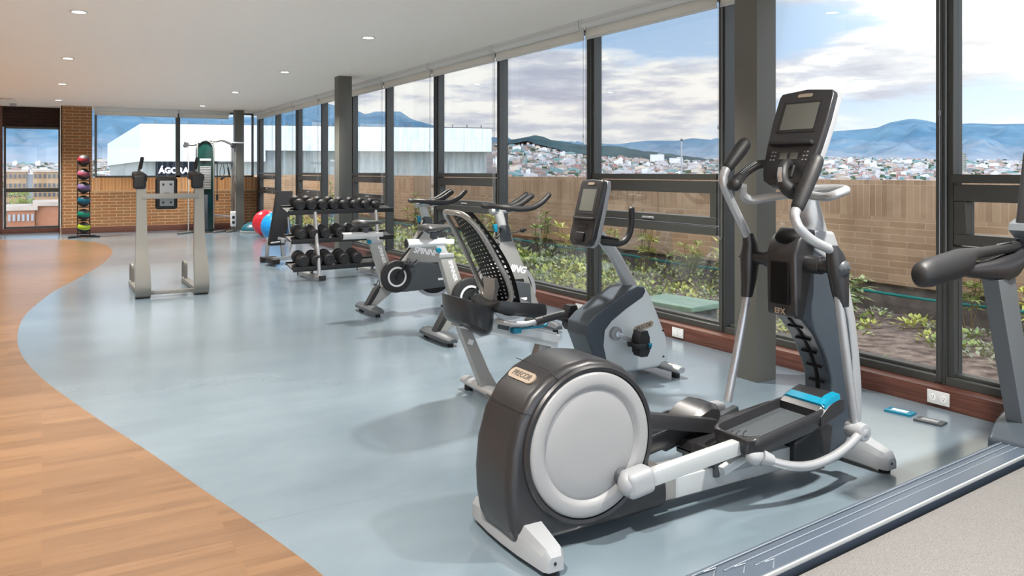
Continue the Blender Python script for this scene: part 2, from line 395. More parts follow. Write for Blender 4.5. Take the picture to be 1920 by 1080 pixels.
# back wall
b = B(); b.prism([(1.00,0),(4.82,0),(4.82,.95),(1.00,.95)], YB, YB+.25); b.prism([(.38,0),(1.0,0),(1.0,2.9),(.38,2.9)], YB, YB+.25)
wb = struct('wall_back', b, K['brick_in'])
b = B(); b.prism([(1.00,.95),(4.82,.95),(4.82,1.27),(1.00,1.27)], YB, YB+.25); struct('soldier_course', b, K['brick_inv'], wb)
b = B(); b.box((.385,21.2,1.45), (.03,1.0,2.9)); struct('trim_2', b, K['plaster'])
b = B(); b.box((2.48,YB-.012,.07), (4.2,.024,.14), bev=.003); b.box((.36,21.15,.07), (.02,.9,.14)); struct('baseboard_back', b, K['skirt'])
b = B(); b.box((-.19,21.62,2.67), (1.16,.16,.47)); wl = struct('wall_back', b, K['darkbrick'])
b = B(); b.box((-2.9,21.62,1.45), (4.27,.16,2.9)); struct('wall_back', b, K['skirt'])
b = B(); b.box((-.19,21.50,.05), (1.16,.20,.10), bev=.004); struct('trim_3', b, K['skirt'])
# columns
def column(x0, x1, y0, y1):
    b = B(); b.box(((x0+x1)/2,(y0+y1)/2,1.45), (x1-x0,y1-y0,2.9), bev=.004)
    struct('column', b, K['col'])
column(4.095,4.277,3.755,3.955); column(3.99,4.20,12.1,12.32); column(4.03,4.24,20.05,20.27)
# side glazing
MU = [-2.55,-.75,1.05,2.86,4.66,6.48,8.30,10.09,11.90,13.60,15.27,17.07,18.80,20.55]
AW = [0,2,4,6,8,10,12]                       # bays with an awning sash
XF0, XF1 = 4.69, 4.81
def framebox(b, y0, y1, z0, z1, x0=XF0, x1=XF1, bev=.003): b.box(((x0+x1)/2,(y0+y1)/2,(z0+z1)/2), (x1-x0,abs(y1-y0),z1-z0), bev=bev, seg=1)
for k in range(len(MU)-1):
    a, c = MU[k], MU[k+1]; b = B()
    framebox(b, a-.03, a+.03, .116, 2.9); framebox(b, a-.012, a+.012, .13, 2.88, XF0-.012, XF0)
    if k == len(MU)-2: framebox(b, c-.03, 20.7, .116, 2.9)
    framebox(b, a+.03, c-.03, .116, .165); framebox(b, a+.03, c-.03, 2.80, 2.9)
    framebox(b, a+.03, c-.03, .165, .185, 4.735, XF1)
    if k in AW:
        for y0, y1 in ((a+.03,a+.065),(c-.065,c-.03)): framebox(b, y0, y1, .165, 2.80, 4.715, XF1)
        framebox(b, a+.065, c-.065, 1.335, 1.385); framebox(b, a+.065, c-.065, .885, .955)
        framebox(b, a+.065, c-.065, .955, 1.335, 4.80, 4.812) if False else None
    wn = struct('window_%d' % (k+1), b, K['frame'])
    g = B()
    if k in AW:
        g.box((4.765,(a+c)/2,2.09), (.008,c-a-.13,1.42)); g.box((4.765,(a+c)/2,.535), (.008,c-a-.13,.70))
    else: g.box((4.765,(a+c)/2,1.49), (.008,c-a-.06,2.63))
    obj('pane', g, K['glass'], wn)
    if k in AW:
        s = B(); y0, y1 = a+.075, c-.075
        framebox(s, y0, y1, 1.225, 1.325, 4.70, 4.79); framebox(s, y0, y1, .965, 1.03, 4.70, 4.79)
        framebox(s, y0, y0+.075, 1.03, 1.225, 4.70, 4.79); framebox(s, y1-.075, y1, 1.03, 1.225, 4.70, 4.79)
        sh = obj('sash', s, K['frame'], wn)
        g = B(); g.box((4.755,(a+c)/2,1.127), (.008,y1-y0-.15,.197)); obj('sash_pane', g, K['glass'], sh)
        h = B(); h.box((4.692,(a+c)/2,.995), (.016,.16,.022), bev=.005); h.tube([(4.688,(a+c)/2-.06,.997),(4.668,(a+c)/2-.04,.997),(4.668,(a+c)/2+.04,.997),(4.688,(a+c)/2+.06,.997)], .006, 8)
        obj('handle', h, K['lgrey'], sh)
# back window (above the brick) and the tall window in the alcove
def xwin(name, X, y, z0, z1, zs=None):
    b = B(); f = .045
    for i, x in enumerate(X): b.box((x, y, (z0+z1)/2), (f if i in (0, len(X)-1) else .10, .10, z1-z0), bev=.003, seg=1)
    b.box(((X[0]+X[-1])/2, y, z0+f/2), (X[-1]-X[0], .10, f)); b.box(((X[0]+X[-1])/2, y, z1-f/2), (X[-1]-X[0], .10, f))
    if zs: b.box(((X[0]+X[-1])/2, y, zs), (X[-1]-X[0], .11, .09))
    wn = struct(name, b, K['frame']); g = B(); g.box(((X[0]+X[-1])/2, y+.01, (z0+z1)/2), (X[-1]-X[0], .008, z1-z0-.04)); obj('pane', g, K['glass'], wn)
xwin('window_14', [1.075,2.84,4.60], YB+.08, 1.27, 2.88)
xwin('window_15', [-.72,.36], 21.56, .10, 2.44, .98)
for i, (x0, x1) in enumerate(((-4.65,-2.55),(-2.25,-.15),(.15,2.25),(2.55,4.55))):
    xwin('window_%d' % (16+i), [x0+.03,x1-.03], YF-.1, .4, 2.7)  # unseen glazing added behind the camera to admit the sky fill
# ---------------------------------------------------------------- roller blinds
def blind(i, p0, p1, side, label):
    t = thing('roller_blind', (0,0,0), 0, label, 'blind', 'rolled-up roller blinds under the ceiling')
    p0, p1 = Vector(p0), Vector(p1); d = (p1-p0).normalized(); nrm = Vector((-1,0,0)) if side else Vector((0,-1,0))
    a, c = p0+d*.02, p1-d*.02
    b = B(); b.tube([a, c], .042, 16, up=(0,0,1)); b.bar(a+Vector((0,0,.034)), c+Vector((0,0,.034)), .07, .03)
    for e in (a, c): b.cyl(e-d*.012, e+d*.012, .05, n=18); b.bar(e-d*.012+Vector((0,0,.045)), e+d*.012+Vector((0,0,.045)), .095, .04)
    obj('cassette', b, K['blindc'], t)
    q = -nrm*.03
    b = B(); b.bar(a+q+Vector((0,0,-.075)), c+q+Vector((0,0,-.075)), .004, .10); obj('fabric', b, K['cream'], t)
    b = B(); b.bar(a+q+Vector((0,0,-.130)), c+q+Vector((0,0,-.130)), .018, .022, bev=.003); obj('bottom_bar', b, K['blindc'], t)
    b = B(); e = c-d*.055 if side else a+d*.05
    b.tube([e+nrm*.03+d*.02, e+nrm*.03+d*.02-Vector((0,0,1.95)), e+nrm*.03-d*.0-Vector((0,0,1.98)), e+nrm*.03-d*.02-Vector((0,0,1.95)), e+nrm*.03-d*.02], .0022, 6)
    b.box(e+nrm*.03-Vector((0,0,1.1))+d*.02, (.008,.008,.03)); obj('chain', b, K['lgrey'], t)
for k in range(2, len(MU)-1):
    blind(k, (4.62,MU[k],2.85), (4.62,min(MU[k+1],20.55),2.85), True, 'rolled-up white roller blind along the side glazing, %s counted from the far corner' % ORD[len(MU)-2-k])
blind(0, (1.02,YB-.05,2.85), (2.84,YB-.05,2.85), False, 'rolled-up roller blind over the left pane of the back window')
blind(0, (2.84,YB-.05,2.85), (4.02,YB-.05,2.85), False, 'rolled-up roller blind over the right pane of the back window')
# ---------------------------------------------------------------- downlights
row = {0.30:'left row', 3.14:'window-side row', -2.54:'far-left row'}
for x in (0.30, 3.14, -2.54):
    for j in range(7):
        y = 19.15-3.55*j
        if y < -2.6: continue
        L = bpy.data.lights.new('downlight_lamp', 'SPOT'); L.energy = 600; L.spot_size = R(118); L.spot_blend = 1; L.shadow_soft_size = .07; L.color = (1,.95,.88)
        lo = bpy.data.objects.new('downlight_lamp', L); C.objects.link(lo); lo.location = (x, y, 2.875)
        if j > 4 or x < -1: continue
        t = thing('ceiling_downlight', (x,y,2.9), 0, 'round recessed ceiling downlight in the %s, %s from the back wall' % (row[x], ORD[j]), 'light', 'recessed downlights in the ceiling')
        b = B(); b.lathe([(.058,-.001),(.078,-.001),(.080,-.006),(.076,-.010),(.060,-.008),(.058,-.001)], (x,y,2.9)); obj('trim_ring', b, K['white'], t)
        b = B(); b.lathe([(0,-.003),(.058,-.003)], (x,y,2.9)); obj('lens', b, K['lamp'], t)
# small white ceiling fixture at the far left
t = thing('ceiling_speaker', (-.62,19.3,2.9), 0, 'small white box fixture hanging under the ceiling before the tall far window', 'fixture')
b = B(); b.box((-.62,19.3,2.84), (.26,.12,.08), bev=.01); obj('housing', b, K['white'], t); b = B(); b.box((-.50,19.28,2.78), (.12,.10,.05), bev=.01); obj('bracket', b, K['lgrey'], t)

# ================================================================= TERRACE
b = B(); b.box((6.4,10.5,-.22), (3.2,31,.16)); struct('garden_bed', b, K['soil'])
b = B(); b.prism([(8.0,.174),(8.25,.174),(8.25,.91),(8.0,.91)], -5, 26); pw = struct('parapet_wall', b, K['brick_out'])
b = B(); b.prism([(8.0,.91),(8.25,.91),(8.25,1.31),(8.0,1.31)], -5, 26.24); struct('soldier_course', b, K['brick_outv'], pw)
b = B(); b.box((8.13,10.5,-.06), (.18,31,.47)); struct('parapet_curb', b, K['curb'])
b = B(); b.box((6.4,26.1,.5), (3.2,.25,1.62)); struct('parapet_wall', b, K['brick_outx'])
b = B(); b.tube([(7.92,-4+i*.9,.086+.012*math.sin(i*1.7)) for i in range(33)], .016, 8, sm=3); tag(obj('garden_hose', b, K['pipe']), 'teal irrigation pipe running along the foot of the brick parapet', 'pipe')
def leafmat(name, c1, c2):
    m, bb, n = base(name, .5, .3); g = n.add('ShaderNodeNewGeometry').outputs['Position']
    n.link(n.ramp(n.noise(g, 14, 4), [(.35,c1),(.65,c2)]), bb.inputs['Base Color']); return m
LF = [leafmat('leaf_yellow_green', rgb(176,186,84), rgb(228,222,128)), leafmat('leaf_mid_green', rgb(122,146,76), rgb(186,196,112)), leafmat('leaf_pale', rgb(150,164,110), rgb(196,202,148)), leafmat('leaf_grey_green', rgb(134,142,112), rgb(182,184,144))]
stem = pm('plant_stem', rgb(120,104,70), .8)
def leaf(bm, p, d, L, W, up):
    d = d.normalized(); s = d.cross(up); s = s.normalized() if s.length > 1e-3 else Vector((1,0,0)); n = s.cross(d)
    a = bm.verts.new(p); m1 = bm.verts.new(p+d*L*.5+s*W/2+n*L*.05); m2 = bm.verts.new(p+d*L*.5-s*W/2+n*L*.05); t = bm.verts.new(p+d*L-n*L*.12); mid = bm.verts.new(p+d*L*.55-n*L*.02)
    bm.faces.new((a,m1,mid)); bm.faces.new((m1,t,mid)); bm.faces.new((t,m2,mid)); bm.faces.new((m2,a,mid))
def shrub(x, y, h, seed, mi, label, spread=.22):
    rnd = random.Random(seed); t = thing('leafy_shrub', (x,y,-.14), 0, label, 'shrub', 'young shrubs at the foot of the parapet')
    st = B(); fo = B(); Z = Vector((0,0,1))
    for k in range(rnd.randint(5,8)):
        a = rnd.uniform(0,6.28); top = Vector((x+math.cos(a)*spread*rnd.uniform(.2,1), y+math.sin(a)*spread*rnd.uniform(.2,1), -.14+h*rnd.uniform(.55,1)))
        p0 = Vector((x+math.cos(a)*.03, y+math.sin(a)*.03, -.14)); md = (p0+top)/2+Vector((rnd.uniform(-.03,.03),rnd.uniform(-.03,.03),.02))
        st.tube([p0, md, top], .006, 6, sm=3)
        for q in (.55,.78,1.0):
            c = p0.lerp(top, q)
            for j in range(9):
                b2 = 6.28*j/9+rnd.uniform(-.3,.3); el = rnd.uniform(-.1,.9) if q == 1 else rnd.uniform(-.2,.5)
                leaf(fo.bm, c, Vector((math.cos(b2)*math.cos(el), math.sin(b2)*math.cos(el), math.sin(el))), rnd.uniform(.09,.17), rnd.uniform(.032,.055), Z)
    obj('stem', st, stem, t); obj('foliage', fo, LF[mi], t)
SH = [(7.55,1.9,.62,0,'behind the treadmill handrail'),(7.6,2.75,.5,0,'right of the second mullion'),(7.35,3.55,.5,0,'seen just right of the elliptical'),(7.6,4.35,.75,1,'close beside the elliptical mast'),(7.3,5.4,.45,2,'behind the near column'),(7.6,6.3,.62,0,'left of the near column'),(7.5,7.25,.7,0,'above the green hatch'),(7.6,8.2,.55,1,'behind the bike console post'),(7.45,9.0,.78,0,'right of the bike console'),(7.6,9.9,.6,1,'hidden partly by the bike console'),(7.5,10.9,.75,0,'left of the bike console'),(7.6,12.0,.8,1,'between the console and the spin bike'),(7.4,13.1,.7,0,'behind the near spin bike handlebar'),(7.6,14.4,.9,1,'behind the near spin bike post'),(7.5,15.9,.9,3,'left of the near spin bike post'),(7.6,17.6,1.0,1,'between the two spin bikes'),(7.4,19.4,.9,1,'right of the dumbbell rack'),(7.6,21.3,1.1,3,'behind the end of the dumbbell rack'),(7.5,23.6,1.2,1,'farthest along the parapet')]
for i, (x, y, h, mi, wd) in enumerate(SH): shrub(x, y, h, 40+i, mi, 'young leafy green shrub by the parapet, '+wd, .2+.1*h)
rnd = random.Random(5)
for mi, cnt, nm, lb in ((0,260,'ground_cover','bright yellow-green succulent ground cover spread over the bed'),(1,330,'ground_cover','mid green low ground cover across the planting bed'),(3,420,'ground_cover','grey-green creeping ground cover in tangled mats')):
    gb = B(); Z = Vector((0,0,1))
    for i in range(cnt):
        y = rnd.uniform(1.2,25)**1.0; x = rnd.uniform(5.2,7.75)
        nv = noise.noise(Vector((x*.9+mi*7, y*.7, mi)))
        if y < 5.2 and nv < .02+.12*(x<6): continue
        if nv < -.25: continue
        r = rnd.uniform(.10,.24)*(1.0 if y < 6 else 1.5); hh = r*rnd.uniform(.35,.7)
        for j in range(int(34 if y < 9 else 24)):
            a = rnd.uniform(0,6.28); q = math.sqrt(rnd.random()); px_, py_ = x+math.cos(a)*q*r, y+math.sin(a)*q*r
            zz = -.14+hh*(1-q*q)
            d = Vector((math.cos(a)*q+rnd.uniform(-.5,.5), math.sin(a)*q+rnd.uniform(-.5,.5), rnd.uniform(.2,1.0)))
            leaf(gb.bm, Vector((px_,py_,max(zz,-.135))), d, rnd.uniform(.04,.07)*(1 if y < 9 else 1.7), rnd.uniform(.025,.042)*(1 if y < 9 else 1.7), Z)
    tag(obj(nm, gb, LF[mi]), lb, 'ground cover', kind='stuff')
# service hatch in the bed
t = thing('service_hatch', (5.42,5.98,-.14), R(8), 'pale green square hatch box standing in the planting bed', 'hatch')
b = B(); b.box((0,0,.12), (.42,.62,.22), bev=.01); obj('box_body', b, pm('hatch_grey', rgb(96,100,96), .7), t, False)
b = B(); b.box((0,0,.25), (.52,.74,.05), bev=.012); obj('lid', b, pm('hatch_green', rgb(140,172,150), .6), t, False)

# ================================================================= THE CITY AND MOUNTAINS
TH = math.atan(882/1500)
def lerpf(P, x):
    if x <= P[0][0]: return P[0][1]
    for (a, va), (c, vc) in zip(P, P[1:]):
        if x <= c: return va+(vc-va)*(x-a)/(c-a)
    return P[-1][1]
def AZ(u): return TH+math.atan((u-960)/1500)
def el(P): return [(AZ(u), (322.5-v)/1500*math.cos(AZ(u)-TH)) for u, v in P]
foot = el([(-300,308),(115,308),(178,300),(800,300),(925,268),(990,262),(1060,280),(1110,287),(1330,300),(1550,296),(1920,303),(2400,303)])
ridge = el([(-400,90),(0,120),(110,150),(200,188),(270,206),(300,213),(400,222),(440,219),(485,219.5),(518,211),(552,203),(588,195.6),(614,194),(626,197),(656,209),(667,206),(686,215),(703,209),(751,209),(772,224),(802,231.5),(860,250),(930,262),(1100,272),(1156,270.5),(1210,264),(1269,264),(1298,259),(1334,262),(1420,262),(1500,254),(1555,247),(1644,240),(1667,230),(1709,222),(1735,225.5),(1775,235),(1818,231),(1868,233),(1920,232),(2400,240)])
hill = el([(930,300),(940,262),(975,258),(992,255),(1003,251),(1035,261),(1086,270),(1112,272),(1156,273.5),(1210,282),(1290,293),(1340,300)])
def tz(az, r):
    e = lerpf(foot, az)
    if r <= 350: return -9
    return -9+(1.4+e*1000+9)*((r-350)/650)**1.15
def polar(azs, rs, f, name, m, **kw):
    b = B(); V = [[b.bm.verts.new((math.sin(a)*r, math.cos(a)*r, f(a, r))) for r in rs] for a in azs]
    for A, Q in zip(V, V[1:]):
        for k in range(len(rs)-1): b.bm.faces.new((A[k], Q[k], Q[k+1], A[k+1]))
    return obj(name, b, m, ang=180, **kw)
azs = [R(-16+.35*i) for i in range(290)]
K['cityground'] = noisy('city_ground', rgb(84,84,80), rgb(128,118,110), .05, .9)
polar(azs, [30,350]+[400+50*i for i in range(13)]+[1050], lambda a, r: tz(a, min(r,1000)), 'city_ground', K['cityground'], kind='structure')
def mtn(a, r):
    e0 = lerpf(foot, a); e1 = lerpf(ridge, a); t = (r-980)/720
    if t > 1: return 1.4+e1*1700*(1-(t-1)*.6)
    z0, z1 = 1.4+e0*980-6, 1.4+e1*1700
    nz = noise.fractal(Vector((a*26, r*.006, 3)), 1, 2, 5)*(14+max(z1,0)*.1)*math.sin(PI*min(max(t,0),1))
    return z0+(z1-z0)*t**1.1+nz
K['mtn'] = noisy('forested_mountain_haze', rgb(64,98,120), rgb(98,130,146), .012, .95, (1,1,2), lo=.3, hi=.7, spec=.1)  # forest colour shifted to blue, distance haze put into the base colour
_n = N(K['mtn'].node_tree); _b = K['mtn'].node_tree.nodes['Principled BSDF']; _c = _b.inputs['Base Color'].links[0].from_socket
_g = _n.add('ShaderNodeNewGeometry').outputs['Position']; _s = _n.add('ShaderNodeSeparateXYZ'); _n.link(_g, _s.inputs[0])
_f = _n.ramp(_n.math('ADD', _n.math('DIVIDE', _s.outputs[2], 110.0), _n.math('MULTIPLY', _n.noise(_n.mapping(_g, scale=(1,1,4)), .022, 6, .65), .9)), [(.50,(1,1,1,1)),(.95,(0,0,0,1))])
_n.link(_n.mix(_n.math('MULTIPLY', _f, .75), _c, rgb(148,150,152)), _b.inputs['Base Color'])  # pale grey mixed into the lower slopes as painted haze
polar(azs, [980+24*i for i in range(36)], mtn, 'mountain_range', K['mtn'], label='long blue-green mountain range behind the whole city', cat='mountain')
hz = [AZ(935+5*i) for i in range(82)]
K['hill'] = noisy('dark_green_hill', rgb(30,56,64), rgb(60,84,84), .03, .95, spec=.1)
polar(hz, [890,930,960,990,1020,1050], lambda a, r: 1.4+lerpf(foot,a)*940-4+((lerpf(hill,a)-lerpf(foot,a))*960+4)*{890:0,930:.55,960:1,990:.9,1020:.6,1050:.1}[r]+noise.noise(Vector((a*90,r*.02,0)))*1.5, 'foothill', K['hill'], label='dark green wooded foothill in front of the mountain range', cat='hill')
BM = [noisy('city_white', rgb(168,164,162), rgb(192,189,186), .4, .8), noisy('city_cream', rgb(160,146,132), rgb(178,164,150), .4, .8), noisy('city_terracotta', rgb(146,114,104), rgb(164,132,122), .4, .8), noisy('city_grey', rgb(122,128,132), rgb(146,150,154), .4, .8), noisy('city_teal_roof', rgb(96,128,128), rgb(120,150,146), .4, .8), noisy('city_trees', rgb(44,64,48), rgb(70,90,64), .4, .9)]  # building tones drawn close together to imitate distance haze
def winmat(name, c1, c2, win, sx, sz):
    m, bb, n = base(name, .7); tcx = n.add('ShaderNodeTexCoord').outputs['Object']; sp = n.add('ShaderNodeSeparateXYZ'); n.link(tcx, sp.inputs[0])
    h = n.math('FRACT', n.math('DIVIDE', n.math('ADD', sp.outputs[0], n.math('MULTIPLY', sp.outputs[1], 1.03)), sx)); v = n.math('FRACT', n.math('DIVIDE', sp.outputs[2], sz))
    a = n.math('MULTIPLY', n.math('GREATER_THAN', h, .42), n.math('GREATER_THAN', v, .5)); f = n.noise(tcx, .4, 4)
    n.link(n.mix(n.math('MULTIPLY', a, .8), n.ramp(f, [(.3,c1),(.7,c2)]), win), bb.inputs['Base Color']); return m
BW = {0: winmat('city_white_windows', rgb(212,212,208), rgb(236,236,232), rgb(90,104,116), 1.2, 1.1), 1: winmat('city_cream_windows', rgb(206,190,166), rgb(222,208,188), rgb(104,104,104), 1.2, 1.1), 3: winmat('tower_olive_windows', rgb(120,122,110), rgb(140,142,128), rgb(76,84,88), 2.2, 1.5)}
def house(w_, d_, h_, mi, wins):
    b = B(); b.box((0,0,h_/2), (w_,d_,h_)); 
    if h_ > 4: b.box((w_*.15,0,h_+.4), (w_*.4,d_*.5,.8))
    else: b.prism([(-w_/2-.2,h_),(w_/2+.2,h_),(0,h_+w_*.16)], -d_/2-.2, d_/2+.2, 'xz')
    o = obj('city_building', b, BW[mi] if wins else BM[mi])
    return o
protos = [house(7,6,3.2,0,0), house(5,6,2.6,2,0), house(9,7,3.4,1,0), house(5,5,6.5,0,1), house(12,8,3.0,0,0), house(8,6,4.6,1,1), house(6,5,3,3,0), house(16,9,2.6,4,0), house(10,7,5.2,0,1), house(7,7,3,2,0)]
rnd = random.Random(11); first = [True]*len(protos); n_ = 0
CL = ['pale gabled city building far beyond the parapet', 'small terracotta city house far beyond the parapet', 'cream city house far beyond the parapet', 'tall white city block far beyond the parapet', 'long low white city building far beyond the parapet', 'cream mid-rise city building far beyond the parapet', 'grey city house far beyond the parapet', 'wide pale teal roofed shed far beyond the parapet', 'white mid-rise city block far beyond the parapet', 'terracotta gabled city house far beyond the parapet']
CG = ['pale gabled city buildings','small terracotta city houses','cream city houses','tall white city blocks','long low white city buildings','cream mid-rise city buildings','grey city houses','wide teal roofed sheds','white mid-rise city blocks','terracotta gabled city houses']
def place(i, az, r, sc, wh):
    p = protos[i]
    if first[i]: first[i] = False; o = p
    else: o = copy_tree(p)
    o.location = (math.sin(az)*r, math.cos(az)*r, tz(az, r)-.3); o.rotation_euler = (0,0,-az+rnd.uniform(-.5,.5)); o.scale = (sc,)*3
    tag(o, CL[i].replace(' far beyond the parapet','')+', '+wh, 'building', CG[i]+' '+wh)
sect = [(AZ(8),AZ(112),26,'seen through the tall far window'),(AZ(183),AZ(200),7,'left of the white hall'),(AZ(935),AZ(1085),45,'in the pane behind the spin bike handlebar'),(AZ(1107),AZ(1220),35,'left above the bike console'),(AZ(1220),AZ(1335),35,'right above the bike console'),(AZ(1355),AZ(1378),5,'in the sliver left of the near column'),(AZ(1540),AZ(1735),55,'right of the elliptical console'),(AZ(1775),AZ(1925),45,'in the rightmost pane')]
for a0, a1, cnt, wh in sect:
    for k in range(cnt):
        az = rnd.uniform(a0, a1); r = 470+430*rnd.random()**1.2
        if az < .1: r = 560+380*rnd.random()
        place(rnd.choice([0,1,2,3,4,5,6,7,8,9,0,2,4]), az, r, rnd.uniform(.45,.95), wh)
cb = B(); mis = []
for k in range(5200):
    a0, a1, _ = rnd.choice([(AZ(0),AZ(115),0),(AZ(178),AZ(205),0),(AZ(925),AZ(1345),0),(AZ(925),AZ(1345),0),(AZ(1345),AZ(1740),0),(AZ(1540),AZ(1740),0),(AZ(1740),AZ(1940),0)])
    az = rnd.uniform(a0,a1); r = 390+610*rnd.random()**.8
    nf = len(cb.bm.faces); s_ = rnd.uniform(1.6,4.2)
    cb.bm.faces.ensure_lookup_table()
    x, y, z = math.sin(az)*r, math.cos(az)*r, tz(az,r)
    w2, d2, h2 = s_/2, s_*.4, rnd.uniform(.9,2.4); ca, sa = math.cos(az), math.sin(az); v = []
    for zz in (z-1, z+h2):
        for qx, qy in ((-w2,-d2),(w2,-d2),(w2,d2),(-w2,d2)): v.append(cb.bm.verts.new((x+qx*ca+qy*sa, y-qx*sa+qy*ca, zz)))
    mi = rnd.choice([0,0,0,1,1,2,2,3,4,5,5])
    for f in ((0,1,5,4),(1,2,6,5),(2,3,7,6),(3,0,4,7),(4,5,6,7)): fc = cb.bm.faces.new([v[q] for q in f]); fc.material_index = mi
bmesh.ops.recalc_face_normals(cb.bm, faces=cb.bm.faces)
tag(obj('distant_houses', cb, BM), 'thousands of tiny distant houses covering the valley and slopes', 'houses', kind='stuff')
# two apartment slabs and a mast that stand out
for (u0, r, w_, h_, lb) in ((1232,820,14,9,'white apartment slab on the foothill, left of the thin mast'),(1268,800,13,7,'grey-white apartment slab right beside the thin mast'),(1795,640,11,15,'olive grey tower block, tallest in the right-hand pane')):
    az = AZ(u0); t = thing('apartment_block', (math.sin(az)*r, math.cos(az)*r, tz(az,r)-1), -az, lb, 'building')
    b = B(); b.box((0,0,h_/2), (w_,6,h_)); tag(t); b.box((w_*.2,0,h_+.5), (w_*.3,2,1)); obj('walls', b, BW[0] if h_ < 12 else BW[3], t, False); c_ = B(); c_.box((0,0,h_+.15), (w_+.5,6.5,.3)); obj('roof_edge', c_, BM[3], t, False)
az = AZ(1278); t = thing('antenna_mast', (math.sin(az)*120, math.cos(az)*120, -9), 0, 'thin tall steel mast rising in front of the mountains', 'mast')
b = B(); b.tube([(0,0,0),(0,0,15.0)], [.16,.10], 8); obj('pole', b, K['lgrey'], t, False); b = B(); b.ball((0,0,15.1), .2); obj('beacon', b, K['mid'], t, False)
# ---------------------------------------------------------------- white panelled hall with the AGORA sign
P0, P1 = Vector((6.37,65.9,0)), Vector((32.3,58.3,0)); ux = (P1-P0).normalized(); uy = Vector((-ux.y, ux.x, 0)); Lh = (P1-P0).length
def panelmat(name, c1, c2, pw=1.0, stain=.3):
    m, bb, n = base(name, .45, .5); tcx = n.add('ShaderNodeTexCoord').outputs['Object']
    sp = n.add('ShaderNodeSeparateXYZ'); n.link(tcx, sp.inputs[0])
    s = n.math('FRACT', n.math('DIVIDE', n.math('ADD', sp.outputs[0], sp.outputs[1]), pw)); ln = n.math('LESS_THAN', s, .035)
    s2 = n.math('FRACT', n.math('DIVIDE', n.math('ADD', sp.outputs[2], .2), 1.45)); ln2 = n.math('LESS_THAN', s2, .02)
    f = n.noise(n.mapping(tcx, scale=(2.2,2.2,.25)), 2, 5)
    c = n.ramp(f, [(.3,c1),(.6,c2)])
    c = n.mix(n.math('MULTIPLY', n.math('MAXIMUM', ln, ln2), .35), c, rgb(120,132,134)); n.link(c, bb.inputs['Base Color']); return m
hall = thing('convention_hall', P0, math.atan2(ux.y, ux.x), 'large white panelled hall with a dark sign, behind the back window', 'building')
b = B(); b.prism([(0,0),(Lh,0),(Lh,47),(-12.9,47.3)], 3.08, 5.02, 'xy'); b.prism([(0,0),(9,0),(9,47),(-12.9,47.3)], 2.2, 3.08, 'xy'); obj('upper_storey', b, panelmat('white_panels', rgb(172,182,180), rgb(198,204,202), .95), hall, False)
b = B(); b.prism([(.1,1.5),(Lh-.1,1.5),(Lh-.1,47),(-12.5,47)], -12, 3.08, 'xy'); obj('lower_storey', b, panelmat('grey_panels', rgb(112,120,118), rgb(142,150,146), .7), hall, False)
b = B(); b.box((Lh/2,.3,5.05), (Lh+.1,.5,.06)); obj('roof_edge', b, K['mid'], hall, False)
for i in range(22):
    b = B(); b.box((1+i*1.2,.3,5.2), (.07,.07,.24)); obj('roof_post', b, K['mid'], hall, False)
b = B(); b.box((2.55,.96,1.15), (2.95,1.9,2.1)); sg = obj('sign_panel', b, pm('sign_slate', rgb(22,27,33), .9, spec=.15), hall, False)
text('lettering', 'ÁGORA', .60, K['inkw'], sg, (2.36,-.02,1.50), (1,0,0), (0,0,1), .02, bold=.025, world=False)
text('lettering', 'BOGOTÁ', .56, K['inkw'], sg, (2.36,-.02,.86), (1,0,0), (0,0,1), .02, bold=.025, world=False)
b = B(); b.box((Lh-7.9,1.9,1.6), (1.5,.2,.55)); obj('louvre', b, K['mid'], hall, False)
# ---------------------------------------------------------------- seen through the alcove window
def wingrid(name, loc, w_, h_, d_, cols, rows, label, mat, dark):
    t = thing(name, loc, 0, label, 'building'); b = B(); b.box((w_/2, d_/2, h_/2), (w_,d_,h_)); obj('walls', b, mat, t, False)
    for j in range(rows):
        for i in range(cols): b = B(); b.box((w_*(i+.5)/cols, 0, h_*(j+.55)/rows), (w_/cols*.55,.25,h_/rows*.42)); obj('window', b, dark, t, False)
    b = B(); b.box((w_/2,d_/2,h_+.2), (w_+.5,d_+.5,.4)); obj('roof_edge', b, BM[1], t, False)
BR = noisy('ochre_apartment_brick', rgb(146,118,86), rgb(166,138,106), .5, .85); BR2 = noisy('orange_brick_house', rgb(150,98,70), rgb(168,116,88), .5, .85)
wingrid('apartment_block', (-5.2,150,-9), 3.1, 10.4, 8, 5, 7, 'ochre brick apartment block at the left of the tall far window', BR, K['mid'])
wingrid('apartment_block', (-1.2,150,-9), 3.9, 10.4, 8, 6, 7, 'ochre brick apartment block at the right of the tall far window', BR, K['mid'])
b = B(); b.box((-1.65,152,-4), (.9,3,10)); tag(obj('stair_tower', b, BM[3]), 'grey stair tower between the two ochre apartment blocks', 'building')
wingrid('brick_house', (-3.0,95,-9), 2.4, 6.5, 8, 6, 4, 'orange brick house below the trees with rows of windows', BR2, K['lgrey'])
wingrid('brick_house', (-.55,95.5,-9), 2.6, 6.9, 8, 1, 1, 'plain orange brick house at the lower right of the far window', BR2, BR2)
def tree(x, y, z, h, r, seed, label):
    rnd = random.Random(seed); t = thing('tree', (x,y,z), 0, label, 'tree'); b = B(); b.tube([(0,0,0),(.1,0,h*.6)], [.12,.07], 8); obj('trunk', b, stem, t, False)
    f = B()
    for k in range(9): 
        c = Vector((rnd.uniform(-r,r)*.7, rnd.uniform(-r,r)*.7, h*.75+rnd.uniform(-r,r)*.6))
        for j in range(110):
            d = Vector((rnd.gauss(0,1),rnd.gauss(0,1),rnd.gauss(0,1))).normalized(); leaf(f.bm, c+d*r*.42*rnd.uniform(.8,1), d+Vector((0,0,.3)), r*.16, r*.10, Vector((0,0,1)))
    obj('crown', f, LF[1], t, False)
